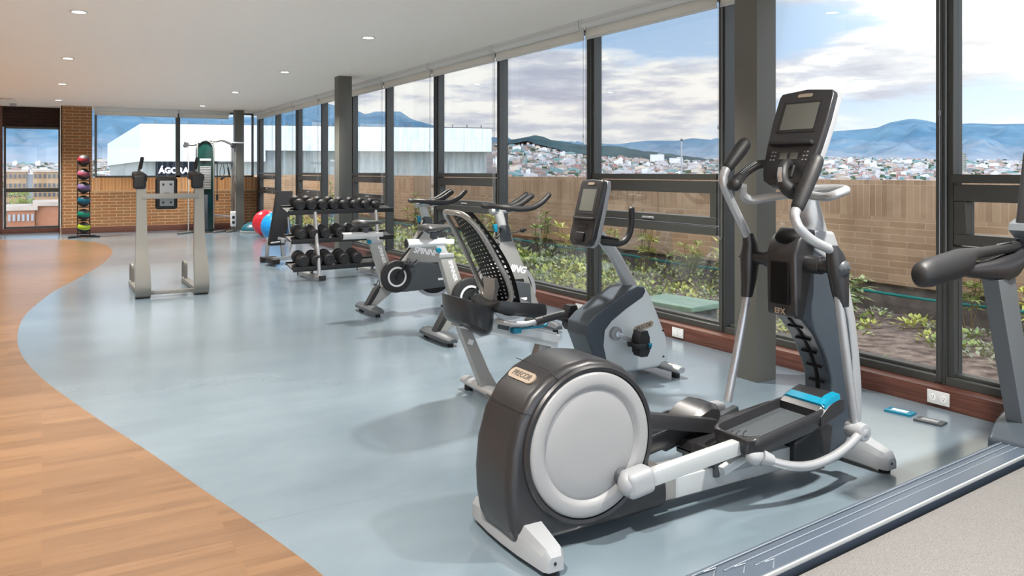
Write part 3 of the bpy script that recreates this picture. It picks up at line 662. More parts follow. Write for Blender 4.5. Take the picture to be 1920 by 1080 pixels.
tree(-2.0,110,-5.6,4.6,1.5,3,'leafy green tree in front of the left ochre block'); tree(.5,112,-5.4,3.2,1.0,4,'smaller green tree in front of the right ochre block')
# ================================================================= ELLIPTICAL TRAINER (nearest machine)
def elliptical():
    t = thing('elliptical_trainer', (1.53,2.58,0), 0, 'big elliptical trainer with round grey wheel cover and tall console, nearest machine', 'elliptical trainer')
    # rear shroud: side outline in x-z, thick in y
    O = [(1.475,.055),(1.450,.11),(1.436,.19),(1.432,.28),(1.442,.39),(1.475,.50),(1.53,.585),(1.60,.64),(1.69,.678),(1.785,.690),(1.88,.676),(1.96,.638),(2.02,.585),(2.065,.51),(2.090,.43),(2.092,.34),(2.078,.27),(2.095,.215),(2.13,.18),(2.18,.165),(2.18,.05),(1.95,.045),(1.50,.045)]
    b = B(); b.prism(O, 2.455, 2.735, bev=.045, seg=6, ang=50); sh = obj('rear_shroud', b, K['dark'], t, ang=60)
    # thin seams of the shroud panels
    b = B()
    for a in (118, 150):
        c, s_ = math.cos(R(a)), math.sin(R(a)); ro = .327 if a == 118 else .333
        x, z = 1.775+ro*c, .372+ro*s_
        b.tube([(1.785+.29*c,2.4545,.374+.29*s_),(x-.02*c,2.4555,z-.02*s_),(x+.004*c,2.48,z+.004*s_),(x+.005*c,2.60,z+.005*s_),(x+.004*c,2.72,z+.004*s_)], .0016, 6)
    obj('panel_seam', b, K['darkm'], sh)
    b = B(); b.lathe([(.276,-.010),(.290,-.014),(.297,-.006),(.297,.004),(.276,.004)], (1.785,2.452,.374), (0,1,0), 72); obj('wheel_rim', b, K['dark'], t)
    b = B(); b.lathe([(0,-.008),(.05,-.0075),(.12,-.004),(.195,-.001),(.206,.004),(.213,-.002),(.220,-.009),(.230,-.0115),(.262,-.009),(.270,-.004),(.272,.006)], (1.785,2.445,.374), (0,1,0), 80)
    wc = obj('wheel_cover', b, K['disc'], t, ang=50)
    # name badge on the shell
    n = Vector((math.cos(R(128)),0,math.sin(R(128)))); c = Vector((1.775,2.605,.372))+n*.322; tz_ = Vector((n.z,0,-n.x))
    b = B(); prof = [(-.083+.0,-.0)]; pts = []
    for k in range(24):
        a = 2*PI*k/24; pts.append((math.copysign(.062,math.cos(a))+.024*math.cos(a), .024*math.sin(a)))
    r0 = [c-n*.003+Vector((0,-1,0))*p+tz_*q for p, q in pts]; r1 = [c+n*.003+Vector((0,-1,0))*p+tz_*q for p, q in pts]; b.loft([r0,r1])
    bd = obj('badge', b, K['badge'], sh)
    text('lettering', 'PRECOR', .034, K['ink'], bd, c+n*.0035, (0,-1,0), tz_*-1 if tz_.z < 0 else tz_, .0006, .15, .0008)
    # stabilisers
    for nm, xx, y0, y1, hh in (('rear_stabiliser',1.53,2.30,2.86,.075),('front_stabiliser',3.395,2.30,2.86,.09)):
        b = B(); ends = [(y0,.060,.050),(y0+.02,.088,.075),(y0+.17,.115,.112),(2.58,.12,.12),(y1-.17,.115,.112),(y1-.02,.088,.075),(y1,.060,.050)]; rings = []
        for y, wq, hq in ends:
            z0 = .022; rings.append([(xx+sx*wq/2*(.72 if sz and abs(sx) == 1 else 1), y, z0+(hq if sz else 0)) for sx, sz in ((-1,0),(1,0),(1.0,.6),(.6,1),(-.6,1),(-1,.6))])
            rings[-1] = [(xx-wq/2,y,z0),(xx+wq/2,y,z0),(xx+wq/2,y,z0+hq*.7),(xx+wq*.33,y,z0+hq),(xx-wq*.33,y,z0+hq),(xx-wq/2,y,z0+hq*.7)]
        b.loft(rings); st = obj(nm, b, K['lgrey'], t, ang=30)
        for y in (y0+.04,y1-.04):
            f = B(); f.cyl((xx,y,.0),(xx,y,.025), .026, bev=.004); obj('foot', f, K['blk'], st)
            f = B(); f.cyl((xx-.005, y0-.002 if y < 2.58 else y1+.002, .05),(xx-.005, y0+.004 if y < 2.58 else y1-.004,.05), .006, n=12); obj('bolt', f, K['blk'], st)
    # centre beam
    b = B(); b.prism([(2.16,.055),(2.255,.055),(2.255,.16),(2.16,.166)], 2.50, 2.70, bev=.004); obj('beam_collar', b, K['taupe'], t)
    b = B(); b.prism([(2.25,.045),(3.02,.045),(3.02,.140),(2.25,.132)], 2.515, 2.69, bev=.005); bm_ = obj('base_beam', b, K['alu'], t)
    b = B(); b.prism([(2.50,.10),(2.80,.10),(2.80,.165),(2.50,.160)], 2.505, 2.70, bev=.004); obj('beam_cover', b, K['lgrey'], bm_)
    b = B(); b.prism([(2.475,.095),(2.50,.095),(2.50,.175),(2.44,.172),(2.44,.155),(2.475,.155)], 2.498, 2.705, bev=.003); obj('beam_clamp', b, K['mid'], bm_)
    # ramp
    b = B(); b.prism([(2.43,.185),(2.50,.165),(3.05,.205),(3.05,.29),(2.74,.262),(2.45,.222)], 2.53, 2.72, bev=.006); obj('ramp_cover', b, K['dark'], t)
    b = B(); b.prism([(2.47,.155),(2.62,.15),(2.62,.20),(2.47,.19)], 2.50, 2.74, bev=.004); b.cyl((2.50,2.48,.175),(2.50,2.76,.175), .018); obj('ramp_roller', b, K['darkm'], t)
    # near pedal arm
    b = B(); b.bar((2.00,2.385,.222),(2.485,2.385,.262), .045, .058, bev=.005); obj('pedal_arm', b, K['alu'], t)
    b = B(); b.box((1.955,2.385,.222), (.125,.085,.10), (0,R(-7),0), bev=.03, seg=4); b.ball((1.905,2.385,.222), .042, (.8,.9,1.05)); obj('crank_cap', b, K['lgrey'], t)
    b = B(); b.cyl((1.92,2.42,.225),(1.92,2.46,.24), .03); obj('crank_axle', b, K['mid'], t)
    # far pedal arm and tray
    b = B(); b.bar((2.05,2.64,.385),(2.60,2.64,.262), .05, .062, bev=.006); obj('pedal_arm', b, K['dark'], t)
    b = B(); b.bar((2.05,2.74,.33),(2.60,2.74,.19), .04, .05, bev=.006); obj('pedal_strut', b, K['mid'], t)
    b = B(); b.box((2.80,2.83,.255), (.09,.07,.07), bev=.02, seg=3); obj('pivot_cap', b, K['lgrey'], t)
    b = B(); b.tube([(2.20,2.84,.225),(2.38,2.88,.17),(2.60,2.88,.18),(2.80,2.85,.25)], .018, 12, sm=6); obj('link_tube', b, K['silver'], t)
    def tray(y0, y1, dx, dz, accent):
        L = [(2.50,.30),(2.90,.36),(3.06,.405)]
        M = lambda p: (p[0]+dx, p[1], p[2]+dz)
        def ring(ins, z_, front=0):
            out = []
            xa, xb, ya, yb, r = 2.475+ins, 2.93-ins, y0+ins, y1-ins, .055
            for cx, cy, a0 in ((xb-.02,yb-.02,0),(xa+r,yb-r,90),(xa+r,ya+r,180),(xb-.02,ya+.02,270)):
                rr_ = r if cx < 2.7 else .02
                for k in range(6):
                    a = R(a0+90*k/5); x = cx+rr_*math.cos(a); y = cy+rr_*math.sin(a); out.append(M((x,y,z_+(x-2.475)*.145+.0)))
            return out
        b = B(); b.loft([ring(.03,.215),ring(.005,.245),ring(0,.300),ring(.004,.306),ring(.014,.306),ring(.018,.262)]); tr = obj('pedal_tray', b, K['dark'], t, ang=45)
        b = B(); b.loft([ring(.0185,.263),ring(.019,.267)]); obj('tread_pad', b, K['mid'], tr)
        b = B()
        for q in (.045,.065,.085):
            pts = ring(q, .2675)[6:-6]; b.tube([ring(q,.268)[-7]]+[], .001) if False else b.tube(pts, .0025, 6)
        obj('tread_ridge', b, K['dark'], tr)
        # toe hood at the front of the pedal
        rr = []
        for x, zt, zb, ins in ((2.90,.362,.30,0),(2.95,.398,.315,0),(3.02,.420,.33,.004),(3.08,.405,.335,.02),(3.10,.385,.35,.03)):
            rr.append([M((x,y0+ins,zb)),M((x,y0+ins,zt-.02)),M((x,y0+ins+.02,zt)),M((x,y1-ins-.02,zt)),M((x,y1-ins,zt-.02)),M((x,y1-ins,zb))])
        b = B(); b.loft(rr); obj('toe_hood', b, K['dark'], tr, ang=35)
        if not accent: return tr
        b = B(); b.loft([[M((x,y0+.006,z0)),M((x,y0+.022,z1)),M((x,y1-.03,z1)),M((x,y1-.012,z0))] for x, z0, z1 in ((2.925,.378,.389),(2.960,.393,.406))])
        b.loft([[M((x,y0+.002,z1-.022)),M((x,y0+.006,z1)),M((x,y0+.045,z1+.003)),M((x,y0+.045,z1-.022))] for x, z1 in ((2.93,.390),(2.98,.413),(3.03,.422))]); obj('accent_strip', b, K['teal'], tr)
        return tr
    tray(2.30, 2.54, 0, 0, True)
    tray(2.665, 2.845, -.40, -.075, False)
    b = B(); b.bar((2.42,2.41,.165),(3.02,2.41,.335), .035, .035, bev=.006); obj('tray_rail', b, K['alu'], t)
    b = B(); b.bar((2.40,2.75,.165),(2.86,2.75,.27), .035, .035, bev=.006); obj('tray_rail', b, K['mid'], t)
    # lower link: ball joint, curved tube, front joint
    b = B(); b.ball((2.53,2.33,.230), .037, (1.2,.9,1)); b.cyl((2.55,2.32,.228),(2.60,2.305,.208), .034,.024); obj('ball_joint', b, K['lgrey'], t)
    b = B(); b.tube([(2.57,2.31,.215),(2.68,2.285,.178),(2.80,2.275,.160),(2.93,2.275,.168),(3.05,2.285,.19),(3.16,2.30,.225)], .0195, 16, sm=6); obj('link_tube', b, K['silver'], t)
    b = B(); b.ball((3.175,2.31,.232), .039, (1,.9,1)); b.cyl((3.175,2.28,.232),(3.175,2.37,.232), .04, bev=.008); obj('front_joint', b, K['lgrey'], t)
    # tower body
    X = 0.035
    side = [(2.975,1.03),(3.02,1.10),(3.10,1.125),(3.235,1.115),(3.30,1.00),(3.355,.84),(3.395,.68),(3.425,.50),(3.44,.36),(3.44,.22),(3.41,.16),(3.33,.10),(3.22,.06),(2.985,.055),(2.96,.09),(2.962,.165),(3.05,.185),(3.15,.22),(3.215,.275),(3.235,.33),(3.228,.42),(3.20,.49),(3.165,.56),(3.105,.645),(3.03,.715),(2.985,.76),(2.972,.86)]
    b = B(); b.prism([p for p in side if p[0] < 3.30 or p[1] < .7], 2.50, 2.665, bev=.02, seg=4, ang=25)
    b2 = obj('tower_body', b, K['slate'], t, ang=50)
    b = B(); b.prism([(3.10,1.128),(3.24,1.118),(3.30,1.00),(3.36,.84),(3.402,.68),(3.432,.50),(3.447,.36),(3.447,.20),(3.41,.15),(3.385,.30),(3.375,.50),(3.345,.68),(3.295,.84),(3.22,.97),(3.10,1.03)], 2.493, 2.672, bev=.018, seg=4, ang=30); obj('front_shell', b, K['lgrey'], t, ang=50)
    b = B(); b.prism([(2.968,1.02),(3.0,1.09),(3.06,1.135),(3.12,1.13),(3.10,1.0),(3.075,.86),(3.03,.715),(2.975,.73)], 2.497, 2.668, bev=.016, seg=3); fp = obj('bottle_panel', b, K['dark'], t, ang=50)
    b = B(); b.box((2.9655,2.5825,.885), (.012,.105,.20), (0,R(1),0), bev=.02, seg=3); obj('bottle_recess', b, K['void'], fp)
    text('lettering', 'EFX', .036, K['badge'], fp, (2.966,2.582,.752), (0,-1,0), (0,0,1), .001, 0, .001)
    b = B(); b.ball((3.04,2.5825,1.09), .07, (.9,1.1,.62)); obj('top_recess', b, K['void'], fp)
    # vent slots down the concave front
    b = B()
    for x, z, tl in ((3.075,.675,40),(3.128,.612,52),(3.170,.545,62),(3.205,.475,72),(3.225,.40,82)):
        b.box((x-.002,2.5825,z-.004), (.012,.085,.008), (0,R(-tl),0))
    pts = [(3.03,.713),(3.105,.643),(3.165,.558),(3.20,.488),(3.228,.418),(3.233,.34)]
    b.tube([(x-.001,2.5825,z-.001) for x, z in pts], .012, 8, sm=4, flat=.3, up=(-.7,0,-.7)); obj('vent_slot', b, K['void'], b2)
    b = B(); b.prism([(2.955,.06),(3.20,.055),(3.23,.20),(3.17,.235),(3.06,.198),(2.957,.172)], 2.485, 2.68, bev=.02, seg=4); obj('tower_base', b, K['dark'], t, ang=50)
    # mast
    b = B(); b.tube([(3.215,2.5825,1.08),(3.165,2.5825,1.22),(3.125,2.5825,1.36),(3.12,2.5825,1.42)], [.062,.056,.052,.046], 24, sm=5); obj('mast', b, K['silver'], t)
    # axle, sleeves, rods, handles
    b = B(); b.cyl((3.06,2.33,.975),(3.06,2.855,.975), .032); b.cyl((3.06,2.42,.975),(3.06,2.74,.975), .042, n=28, bev=.006); obj('pivot_axle', b, K['dark'], t)
    for y, th, lo, hi in ((2.335,'near',(3.175,.25),[(3.01,1.055),(2.90,1.10),(2.832,1.150),(2.812,1.185),(2.812,1.215),(2.838,1.245)]),(2.845,'far',(2.90,.275),[(3.045,1.065),(2.99,1.15),(2.90,1.29),(2.872,1.345),(2.872,1.385),(2.90,1.425)])):
        g0 = hi[-1]; g1 = (2.968,1.458) if y < 2.5 else (3.02,1.545)
        b = B(); b.tube([(lo[0],y,lo[1]),(3.055,y,.86)], .020, 16); obj('swing_rod', b, K['silver'], t)
        b = B(); rings = []
        for (x, z), wx, wy in (((3.085,.80),.030,.028),((3.07,.87),.042,.036),((3.055,.975),.058,.042),((3.035,1.04),.042,.034),((3.015,1.075),.026,.026)) if y < 2.5 else (((3.03,.78),.028,.028),((3.045,.86),.04,.036),((3.055,.975),.055,.042),((3.055,1.04),.04,.034),((3.04,1.095),.026,.026)):
            rings.append([(x+wx*math.cos(a), y+wy*math.sin(a), z) for a in [2*PI*k/20 for k in range(20)]])
        b.loft(rings); sl = obj('pivot_sleeve', b, K['dark'], t, ang=60)
        s_ = -1 if y < 2.5 else 1
        b = B(); b.lathe([(0,.052),(.018,.050),(.032,.040),(.038,.028),(.038,-.01)], (3.055,y,.975), (0,s_,0), 28); b.box((3.055,y+s_*.052,.975), (.052,.003,.006)); obj('end_cap', b, K['mid'], sl)
        yy = y+.04 if y < 2.5 else y
        b = B(); b.tube([(x, y+(yy-y)*i/5, z) for i, (x, z) in enumerate(hi)]+[(g0[0]+(g1[0]-g0[0])*.2, yy, g0[1]+(g1[1]-g0[1])*.2)], .0215, 16, sm=6); obj('moving_handle', b, K['silver'], t)
        b = B(); b.tube([(g0[0]+(g1[0]-g0[0])*q, yy, g0[1]+(g1[1]-g0[1])*q) for q in (.03,.3,.7,.95)], [.029,.033,.036,.033], 18, sm=3, round_=True); b.cyl((g0[0]-.003,yy,g0[1]-.006),(g0[0]+.004,yy,g0[1]+.008), .025); obj('hand_grip', b, K['grip'], t)
    # fixed handlebar
    b = B(); b.tube([(2.955,2.80,1.335),(2.975,2.815,1.285),(3.02,2.80,1.262),(3.06,2.74,1.275),(3.09,2.66,1.288),(3.11,2.58,1.295),(3.10,2.49,1.288),(3.085,2.43,1.285),(3.07,2.385,1.290),(3.09,2.355,1.305),(3.15,2.365,1.318),(3.18,2.44,1.322),(3.15,2.54,1.32)], .0205, 14, sm=5); obj('fixed_handlebar', b, K['silver'], t)
    b = B(); b.tube([(2.90,2.80,1.34),(2.935,2.81,1.365),(3.00,2.82,1.40),(3.06,2.80,1.435),(3.085,2.74,1.44),(3.07,2.66,1.435)], [.034,.028,.022,.022,.021,.020], 14, sm=5, round_=True); fg = obj('fixed_grip', b, K['grip'], t)
    b = B(); b.tube([(2.935,2.796,1.388),(3.00,2.806,1.421),(3.045,2.797,1.447)], .012, 10, sm=3, flat=.5, up=(-.5,0,.8)); obj('pulse_sensor', b, K['chrome'], fg)
    b = B(); b.tube([(3.075,2.64,1.435),(3.00,2.56,1.438),(2.93,2.52,1.435),(2.89,2.50,1.40),(2.885,2.49,1.35),(2.92,2.47,1.31),(2.99,2.45,1.295)], [.020,.021,.022,.024,.030,.035,.022], 14, sm=5); fg = obj('fixed_grip', b, K['grip'], t)
    b = B(); b.tube([(2.872,2.497,1.42),(2.862,2.492,1.385),(2.862,2.488,1.355)], .0135, 10, sm=3, flat=.6, up=(-1,0,0)); obj('pulse_sensor', b, K['chrome'], fg)
    # console: plate facing the user, leaning back
    yc = 2.605; Q0 = Vector((3.055,yc,1.355)); up = Vector((.40,0,1)).normalized(); sd = Vector((0,-1,0)); nn = sd.cross(up)*-1
    if nn.x > 0: nn = -nn
    def P(u, v, d): return Q0+sd*u+up*v+nn*d
    outl = [(-.075,-.035),(.075,-.035),(.115,-.015),(.135,.03),(.152,.16),(.160,.30),(.158,.425),(.148,.448),(0,.462),(-.148,.448),(-.158,.425),(-.160,.30),(-.152,.16),(-.135,.03),(-.115,-.015)]
    def plate(b, pl, d0, d1, bev):
        tq = bmesh.new(); A = [tq.verts.new(P(u,v,d0)) for u, v in pl]; Bq = [tq.verts.new(P(u,v,d1)) for u, v in pl]; n = len(pl)
        for k in range(n): tq.faces.new((A[k],A[(k+1)%n],Bq[(k+1)%n],Bq[k]))
        tq.faces.new(A[::-1]); tq.faces.new(Bq); bmesh.ops.recalc_face_normals(tq, faces=tq.faces); b._merge(tq, bev, 3, 50)
    b = B(); plate(b, outl, 0, .045, .010); co = obj('console', b, K['dark'], t, ang=50)
    b = B(); plate(b, [(u*1.02,v*1.005) for u, v in outl], -.022, .012, .008); obj('console_back', b, K['lgrey'], co, ang=50)
    b = B(); plate(b, [(-.115,.235),(.115,.235),(.115,.395),(-.115,.395)], .0455, .0475, 0); obj('screen_bezel', b, K['darkm'], co)
    b = B(); plate(b, [(-.098,.248),(.098,.248),(.098,.384),(-.098,.384)], .048, .0485, 0); obj('screen', b, K['screen'], co)
    b = B(); plate(b, [(-.038,.418),(.038,.418),(.044,.427),(.038,.436),(-.038,.436),(-.044,.427)], .045, .0475, 0); bd = obj('badge', b, K['badge'], co)
    b = B(); plate(b, [(-.125,.165),(.125,.165),(.125,.185),(-.125,.185)], .044, .068, .005); obj('reading_ledge', b, K['darkm'], co)
    for sx in (-1,1):
        b = B(); plate(b, [(sx*.03-.022,.095),(sx*.03+.022,.095),(sx*.03+.022,.128),(sx*.03-.022,.128)], .045, .0475, 0); obj('display_key', b, K['screen'], co)
        b = B()
        for i in range(3):
            for j in range(2): plate(b, [(sx*(.085+.018*j)-.004,.09+.02*i),(sx*(.085+.018*j)+.004,.09+.02*i),(sx*(.085+.018*j)+.004,.096+.02*i),(sx*(.085+.018*j)-.004,.096+.02*i)], .045, .0465, 0)
        obj('button_row', b, K['lgrey'], co)
    b = B(); plate(b, [(-.055,.0),(.055,.0),(.055,.065),(-.055,.065)], .04, .056, .008); obj('key_pod', b, K['darkm'], co)
    b = B(); b.tube([(3.12,2.5825,1.36),(3.13,yc,1.45)], .04, 16); obj('console_neck', b, K['mid'], co)
    return t
elliptical()

# ================================================================= TREADMILL (right edge)
def treadmill():
    rz = R(5.1); org = (2.0,1.45,0); t = thing('treadmill', org, rz, 'treadmill cut by the right edge of the picture, black padded handrails', 'treadmill')
    W = False
    # local: x forward, y left (left rail edge at y=+.45)
    for s in (1,-1):
        b = B(); yo, yi = (.47,.285) if s > 0 else (-.47,-.285)
        b.prism([(yo,.0),(yo,.10),(yo-s*.035,.152),(yi,.160),(yi,.12),(yi+s*.01,.0)][::s], -.35, 1.95, 'yz', bev=.006); rl = obj('side_rail', b, K['rail'], t, W)
        g = B()
        for i, yy in enumerate((.055,.09,.125)):
            q = yo-s*yy; g.tube([(-.28+.06*i,q+s*.0,.158),(-.25+.06*i,q-s*.0,.1595),(1.9,q,.1595)] if False else [(-.20+.10*i,q-s*.05,.1585),(-.14+.10*i,q-s*.012,.1575),(-.08+.10*i,q,.157),(1.9,q,.157)], .0026, 6, sm=3)
        obj('rail_groove', g, K['groove'], rl, W)
        g = B(); g.box((.8,yi-s*.003,.152), (2.3,.008,.014), bev=.002); obj('rail_edge', g, K['alu'], rl, W)
    b = B(); b.box((.8,0,.07), (2.3,.55,.06)); obj('deck', b, K['darkm'], t, W)
    m = noisy('treadmill_belt', rgb(86,85,84), rgb(124,122,120), 260, .6)
    b = B(); b.box((.8,0,.115), (2.25,.53,.022), bev=.008); obj('running_belt', b, m, t, W)
    b = B(); b.prism([(1.84,.02),(1.84,.165),(1.93,.24),(2.1,.30),(2.42,.30),(2.50,.22),(2.50,.02)], -.48, .48, bev=.025, seg=4); obj('motor_hood', b, K['slate'], t, W, ang=50)
    for s in (1,-1):
        b = B(); y = s*.40
        b.loft([[(x-dx,y-.035,z),(x+dx,y-.035,z),(x+dx,y+.035,z),(x-dx,y+.035,z)] for x, z, dx in ((2.02,.20,.07),(1.90,.55,.075),(1.78,.92,.085))]); po = obj('upright', b, K['post'], t, W)
        g = B(); g.loft([[(x-dx,y+.036*s,z),(x+dx,y+.036*s,z),(x+dx,y+.044*s,z),(x-dx,y+.044*s,z)] for x, z, dx in ((2.04,.25,.045),(1.93,.55,.05),(1.82,.90,.06))]); pp = obj('upright_panel', g, K['white'], po, W)
        for x, z in ((1.79,.86),(1.85,.88),(1.83,.76),(1.90,.80)):
            g = B(); g.cyl((x,y+.044*s,z),(x,y+.052*s,z), .008, n=12); obj('bolt', g, K['mid'], pp, W)
        b = B(); rings = []
        for x, z, wy, hz_ in ((1.08,.985,.030,.035),(1.10,.985,.042,.052),(1.16,.990,.047,.060),(1.30,1.00,.047,.062),(1.42,1.012,.047,.062),(1.47,1.022,.042,.050),(1.52,1.04,.030,.030),(1.60,1.045,.024,.024),(1.90,1.05,.022,.022),(2.05,1.07,.024,.03)):
            rings.append([(x, y+wy*math.cos(a), z+hz_*math.sin(a)) for a in [2*PI*k/20 for k in range(20)]])
        b.loft(rings); hr = obj('handrail', b, K['grip'], t, W, ang=60)
        b = B(); rings = []
        for x, z, wy, hz_ in ((1.40,.985,.03,.02),(1.50,.975,.036,.032),(1.66,.965,.038,.042),(1.80,.955,.05,.065),(1.90,.97,.05,.06),(2.02,1.02,.04,.05)):
            rings.append([(x, y+wy*math.cos(a), z+hz_*math.sin(a)) for a in [2*PI*k/20 for k in range(20)]])
        b.loft(rings); obj('handrail_bracket', b, K['dark'], t, W, ang=60)
        g = B(); g.cyl((1.86,y,.985),(2.0,y,1.0), .036, n=24, bev=.006); obj('bracket_collar', g, K['silver'], t, W)
        g = B(); g.tube([(1.78,y,1.072),(1.90,y,1.073)], .010, 8, flat=.4, up=(0,0,1)); obj('pulse_sensor', g, K['chrome'], hr, W)
    b = B(); b.tube([(2.02,.40,1.04),(2.12,.3,1.12),(2.14,0,1.15),(2.12,-.3,1.12),(2.02,-.40,1.04)], .03, 14, sm=5); obj('console_bridge', b, K['dark'], t, W)
    b = B(); b.prism([(1.93,1.12),(2.02,1.50),(2.09,1.50),(2.05,1.12)], -.40, .40, bev=.02, seg=3); c = obj('console', b, K['dark'], t, W)
    b = B(); b.loft([[(1.99,y,1.09),(1.925,y,1.13),(1.93,y,1.16),(1.99,y,1.18)] for y in (-.42,-.38,.38,.42)]); obj('console_lip', b, K['post'], t, W)
treadmill()

# ================================================================= RECUMBENT BIKE
def recumbent():
    t = thing('recumbent_bike', (2.37,4.36,0), 0, 'grey and white recumbent exercise bike with a mesh seat back and own console', 'exercise bike')
    W = False; Y = 0
    # rear foot and leg
    for nm, x, z in (('rear_stabiliser',0.0,.03),('front_stabiliser',1.36,.03)):
        b = B(); b.loft([[(x+w_*math.cos(a), y, z+.028+h_*math.sin(a)) for a in [2*PI*k/16 for k in range(16)]] for y, w_, h_ in ((-.28,.03,.02),(-.265,.042,.026),(0,.05,.032),(.265,.042,.026),(.28,.03,.02))]); st = obj(nm, b, K['silver'], t, W, ang=50)
        for y in (-.22,.22):
            f = B(); f.cyl((x,y,0),(x,y,.035), .028, n=20, bev=.004); obj('foot', f, K['blk'], st, W)
    b = B(); rings = []
    for x, z, dx in ((-.155,.46,.034),(-.14,.42,.036),(-.03,.17,.042),(.01,.09,.05),(.03,.05,.07)):
        rings.append([(x-dx,-.032,z),(x+dx,-.032,z),(x+dx,.032,z),(x-dx,.032,z)])
    b.loft(rings); lg = obj('rear_leg', b, K['taupe'], t, W)
    b = B(); b.box((-.118,-.034,.365), (.035,.004,.03), (0,R(20),0)); obj('sticker', b, K['white'], lg, W)
    b = B(); b.box((-.13,0,.475), (.16,.10,.05), (0,R(12),0), bev=.008); obj('leg_bracket', b, K['lgrey'], t, W)
    # sloping rail
    b = B(); b.bar((-.20,0,.505),(.52,0,.30), .10, .085, bev=.008); rl = obj('seat_rail', b, K['white'], t, W)
    b = B(); b.bar((-.10,-.052,.46),(.50,-.052,.29), .006, .018); b.bar((-.19,-.045,.55),(.50,-.045,.355), .012,.014); obj('rail_track', b, K['alu'], rl, W)
    b = B(); b.bar((.44,0,.31),(.38,0,.16), .07, .09, bev=.008); b.bar((.38,0,.16),(.70,0,.06), .07, .08, bev=.008); b.bar((.55,0,.075),(1.36,0,.06), .08, .06, bev=.008); obj('lower_frame', b, K['taupe'], t, W)
    b = B(); b.box((.505,0,.315), (.02,.085,.07), (0,R(15),0)); obj('rail_end', b, K['darkm'], rl, W)
    # teal release lever and knob
    b = B(); b.tube([(.19,-.075,.42),(.28,-.10,.425),(.36,-.10,.425),(.40,-.085,.44),(.37,-.07,.475),(.30,-.06,.485)], .0075, 10, sm=5); obj('release_lever', b, K['teal'], t, W)
    b = B(); b.box((.175,-.08,.415), (.06,.05,.035), bev=.01, seg=3); obj('lever_knob', b, K['teal'], t, W)
    b = B(); b.box((.10,-.058,.44), (.08,.01,.035), (0,R(15),0), bev=.004); obj('adjuster_plate', b, K['mid'], t, W)
    # carriage tub behind the seat
    b = B(); oc = [(-.12+.155*math.cos(a)*(1 if abs(math.cos(a)) < .8 else .97), .185*math.sin(a)) for a in [2*PI*k/28 for k in range(28)]]
    rings = []
    for k, (z, s_) in enumerate(((.435,.55),(.448,.80),(.48,.93),(.60,1.0),(.615,1.0))): rings.append([(-.12+(x+.12)*s_, y*s_, z+(-.12-x)*.32) for x, y in oc])
    for z, s_ in ((.612,.93),(.50,.86)): rings.append([(-.12+(x+.12)*s_, y*s_, z+(-.12-x)*.32) for x, y in oc])
    b.loft(rings); obj('rear_tub', b, K['dark'], t, W, ang=40)
    # seat pad
    b = B(); rings = []
    for x, hw, z0, z1 in ((-.02,.15,.565,.60),(.02,.19,.545,.625),(.15,.21,.52,.605),(.27,.205,.50,.59),(.34,.17,.495,.575),(.38,.12,.50,.55)):
        rings.append([(x,-hw,(z0+z1)/2-.01),(x,-hw*.93,z0),(x,0,z0-.005),(x,hw*.93,z0),(x,hw,(z0+z1)/2-.01),(x,hw*.93,z1),(x,hw*.45,z1-.012),(x,0,z1-.018),(x,-hw*.45,z1-.012),(x,-hw*.93,z1)])
    b.loft(rings); obj('seat', b, pm('seat_foam', rgb(38,40,43), .38, bump=.2), t, W, ang=60)
    # side handles at the seat
    for s in (-1,1):
        b = B(); b.tube([(.00,s*.15,.50),(.06,s*.235,.49),(.16,s*.265,.49),(.26,s*.265,.50)], .0165, 12, sm=5); h = obj('seat_handle', b, K['silver'], t, W)
        b = B(); b.tube([(.20,s*.265,.495),(.41,s*.265,.525)], .0235, 14, round_=False); obj('hand_grip', b, K['grip'], h, W)
        b = B(); b.tube([(.25,s*.275,.523),(.38,s*.275,.541)], .010, 8, flat=.5, up=(0,0,1)); obj('pulse_sensor', b, K['chrome'], h, W)
    # mesh backrest: frame loop plus woven shell
    def BP(u, v):  # u across -1..1, v 0 bottom..1 top, backrest surface
        hw = .165+.055*math.sin(PI*min(1,(v*.9+.08)))-.02*v
        x = .125-.30*v+.10*math.sin(PI*v)*.35-.05*(1-u*u)*(1-.3*v); z = .60+.55*v
        return Vector((x, u*hw, z))
    loop = [BP(u,v) for u, v in ((-.75,0),(-1,.10),(-1,.3),(-.92,.5),(-.96,.7),(-1,.88),(-.8,1.0),(0,1.02),(.8,1.0),(1,.88),(.96,.7),(.92,.5),(1,.3),(1,.10),(.75,0),(0,-.02))]
    b = B(); b.tube([p+Vector((-.028,0,-.004)) for p in loop], .0165, 12, sm=4, closed=True); bf = obj('backrest_frame', b, K['taupe'], t, W)
    b = B(); nu, nv = 31, 72; V = []
    for j in range(nv+1):
        V.append([b.bm.verts.new(BP(-1.06+2.12*i/nu, -.01+1.03*j/nv)+Vector((.012,0,0))) for i in range(nu+1)])
    for j in range(nv):
        for i in range(nu):
            edge = i in (0,1,2,nu-3,nu-2,nu-1) or j < 3 or j > nv-4
            if not edge and (i % 3 == 1) and ((j+(i//3)) % 3 == 0): continue
            if i in (2,nu-3) and j % 4 in (1,2) and 3 < j < nv-4: continue
            b.bm.faces.new((V[j][i],V[j][i+1],V[j+1][i+1],V[j+1][i]))
    e = bmesh.ops.solidify(b.bm, geom=b.bm.faces[:], thickness=.012); obj('mesh_back', b, K['blk'], t, W)
    b = B(); b.loft([[(x,-hw,z),(x,hw,z),(x+.03,hw,z+.012),(x+.03,-hw,z+.012)] for x, z, hw in ((.03,.56,.06),(.02,.62,.06),(.03,.68,.07),(.025,.74,.075))]); obj('back_bracket', b, K['taupe'], t, W)
    # front body, white shell with dark edge shell
    body = [(.80,.055),(.93,.045),(1.30,.045),(1.385,.07),(1.405,.14),(1.385,.25),(1.30,.43),(1.235,.56),(1.20,.61),(1.10,.61),(1.02,.55),(.90,.45),(.80,.38)]
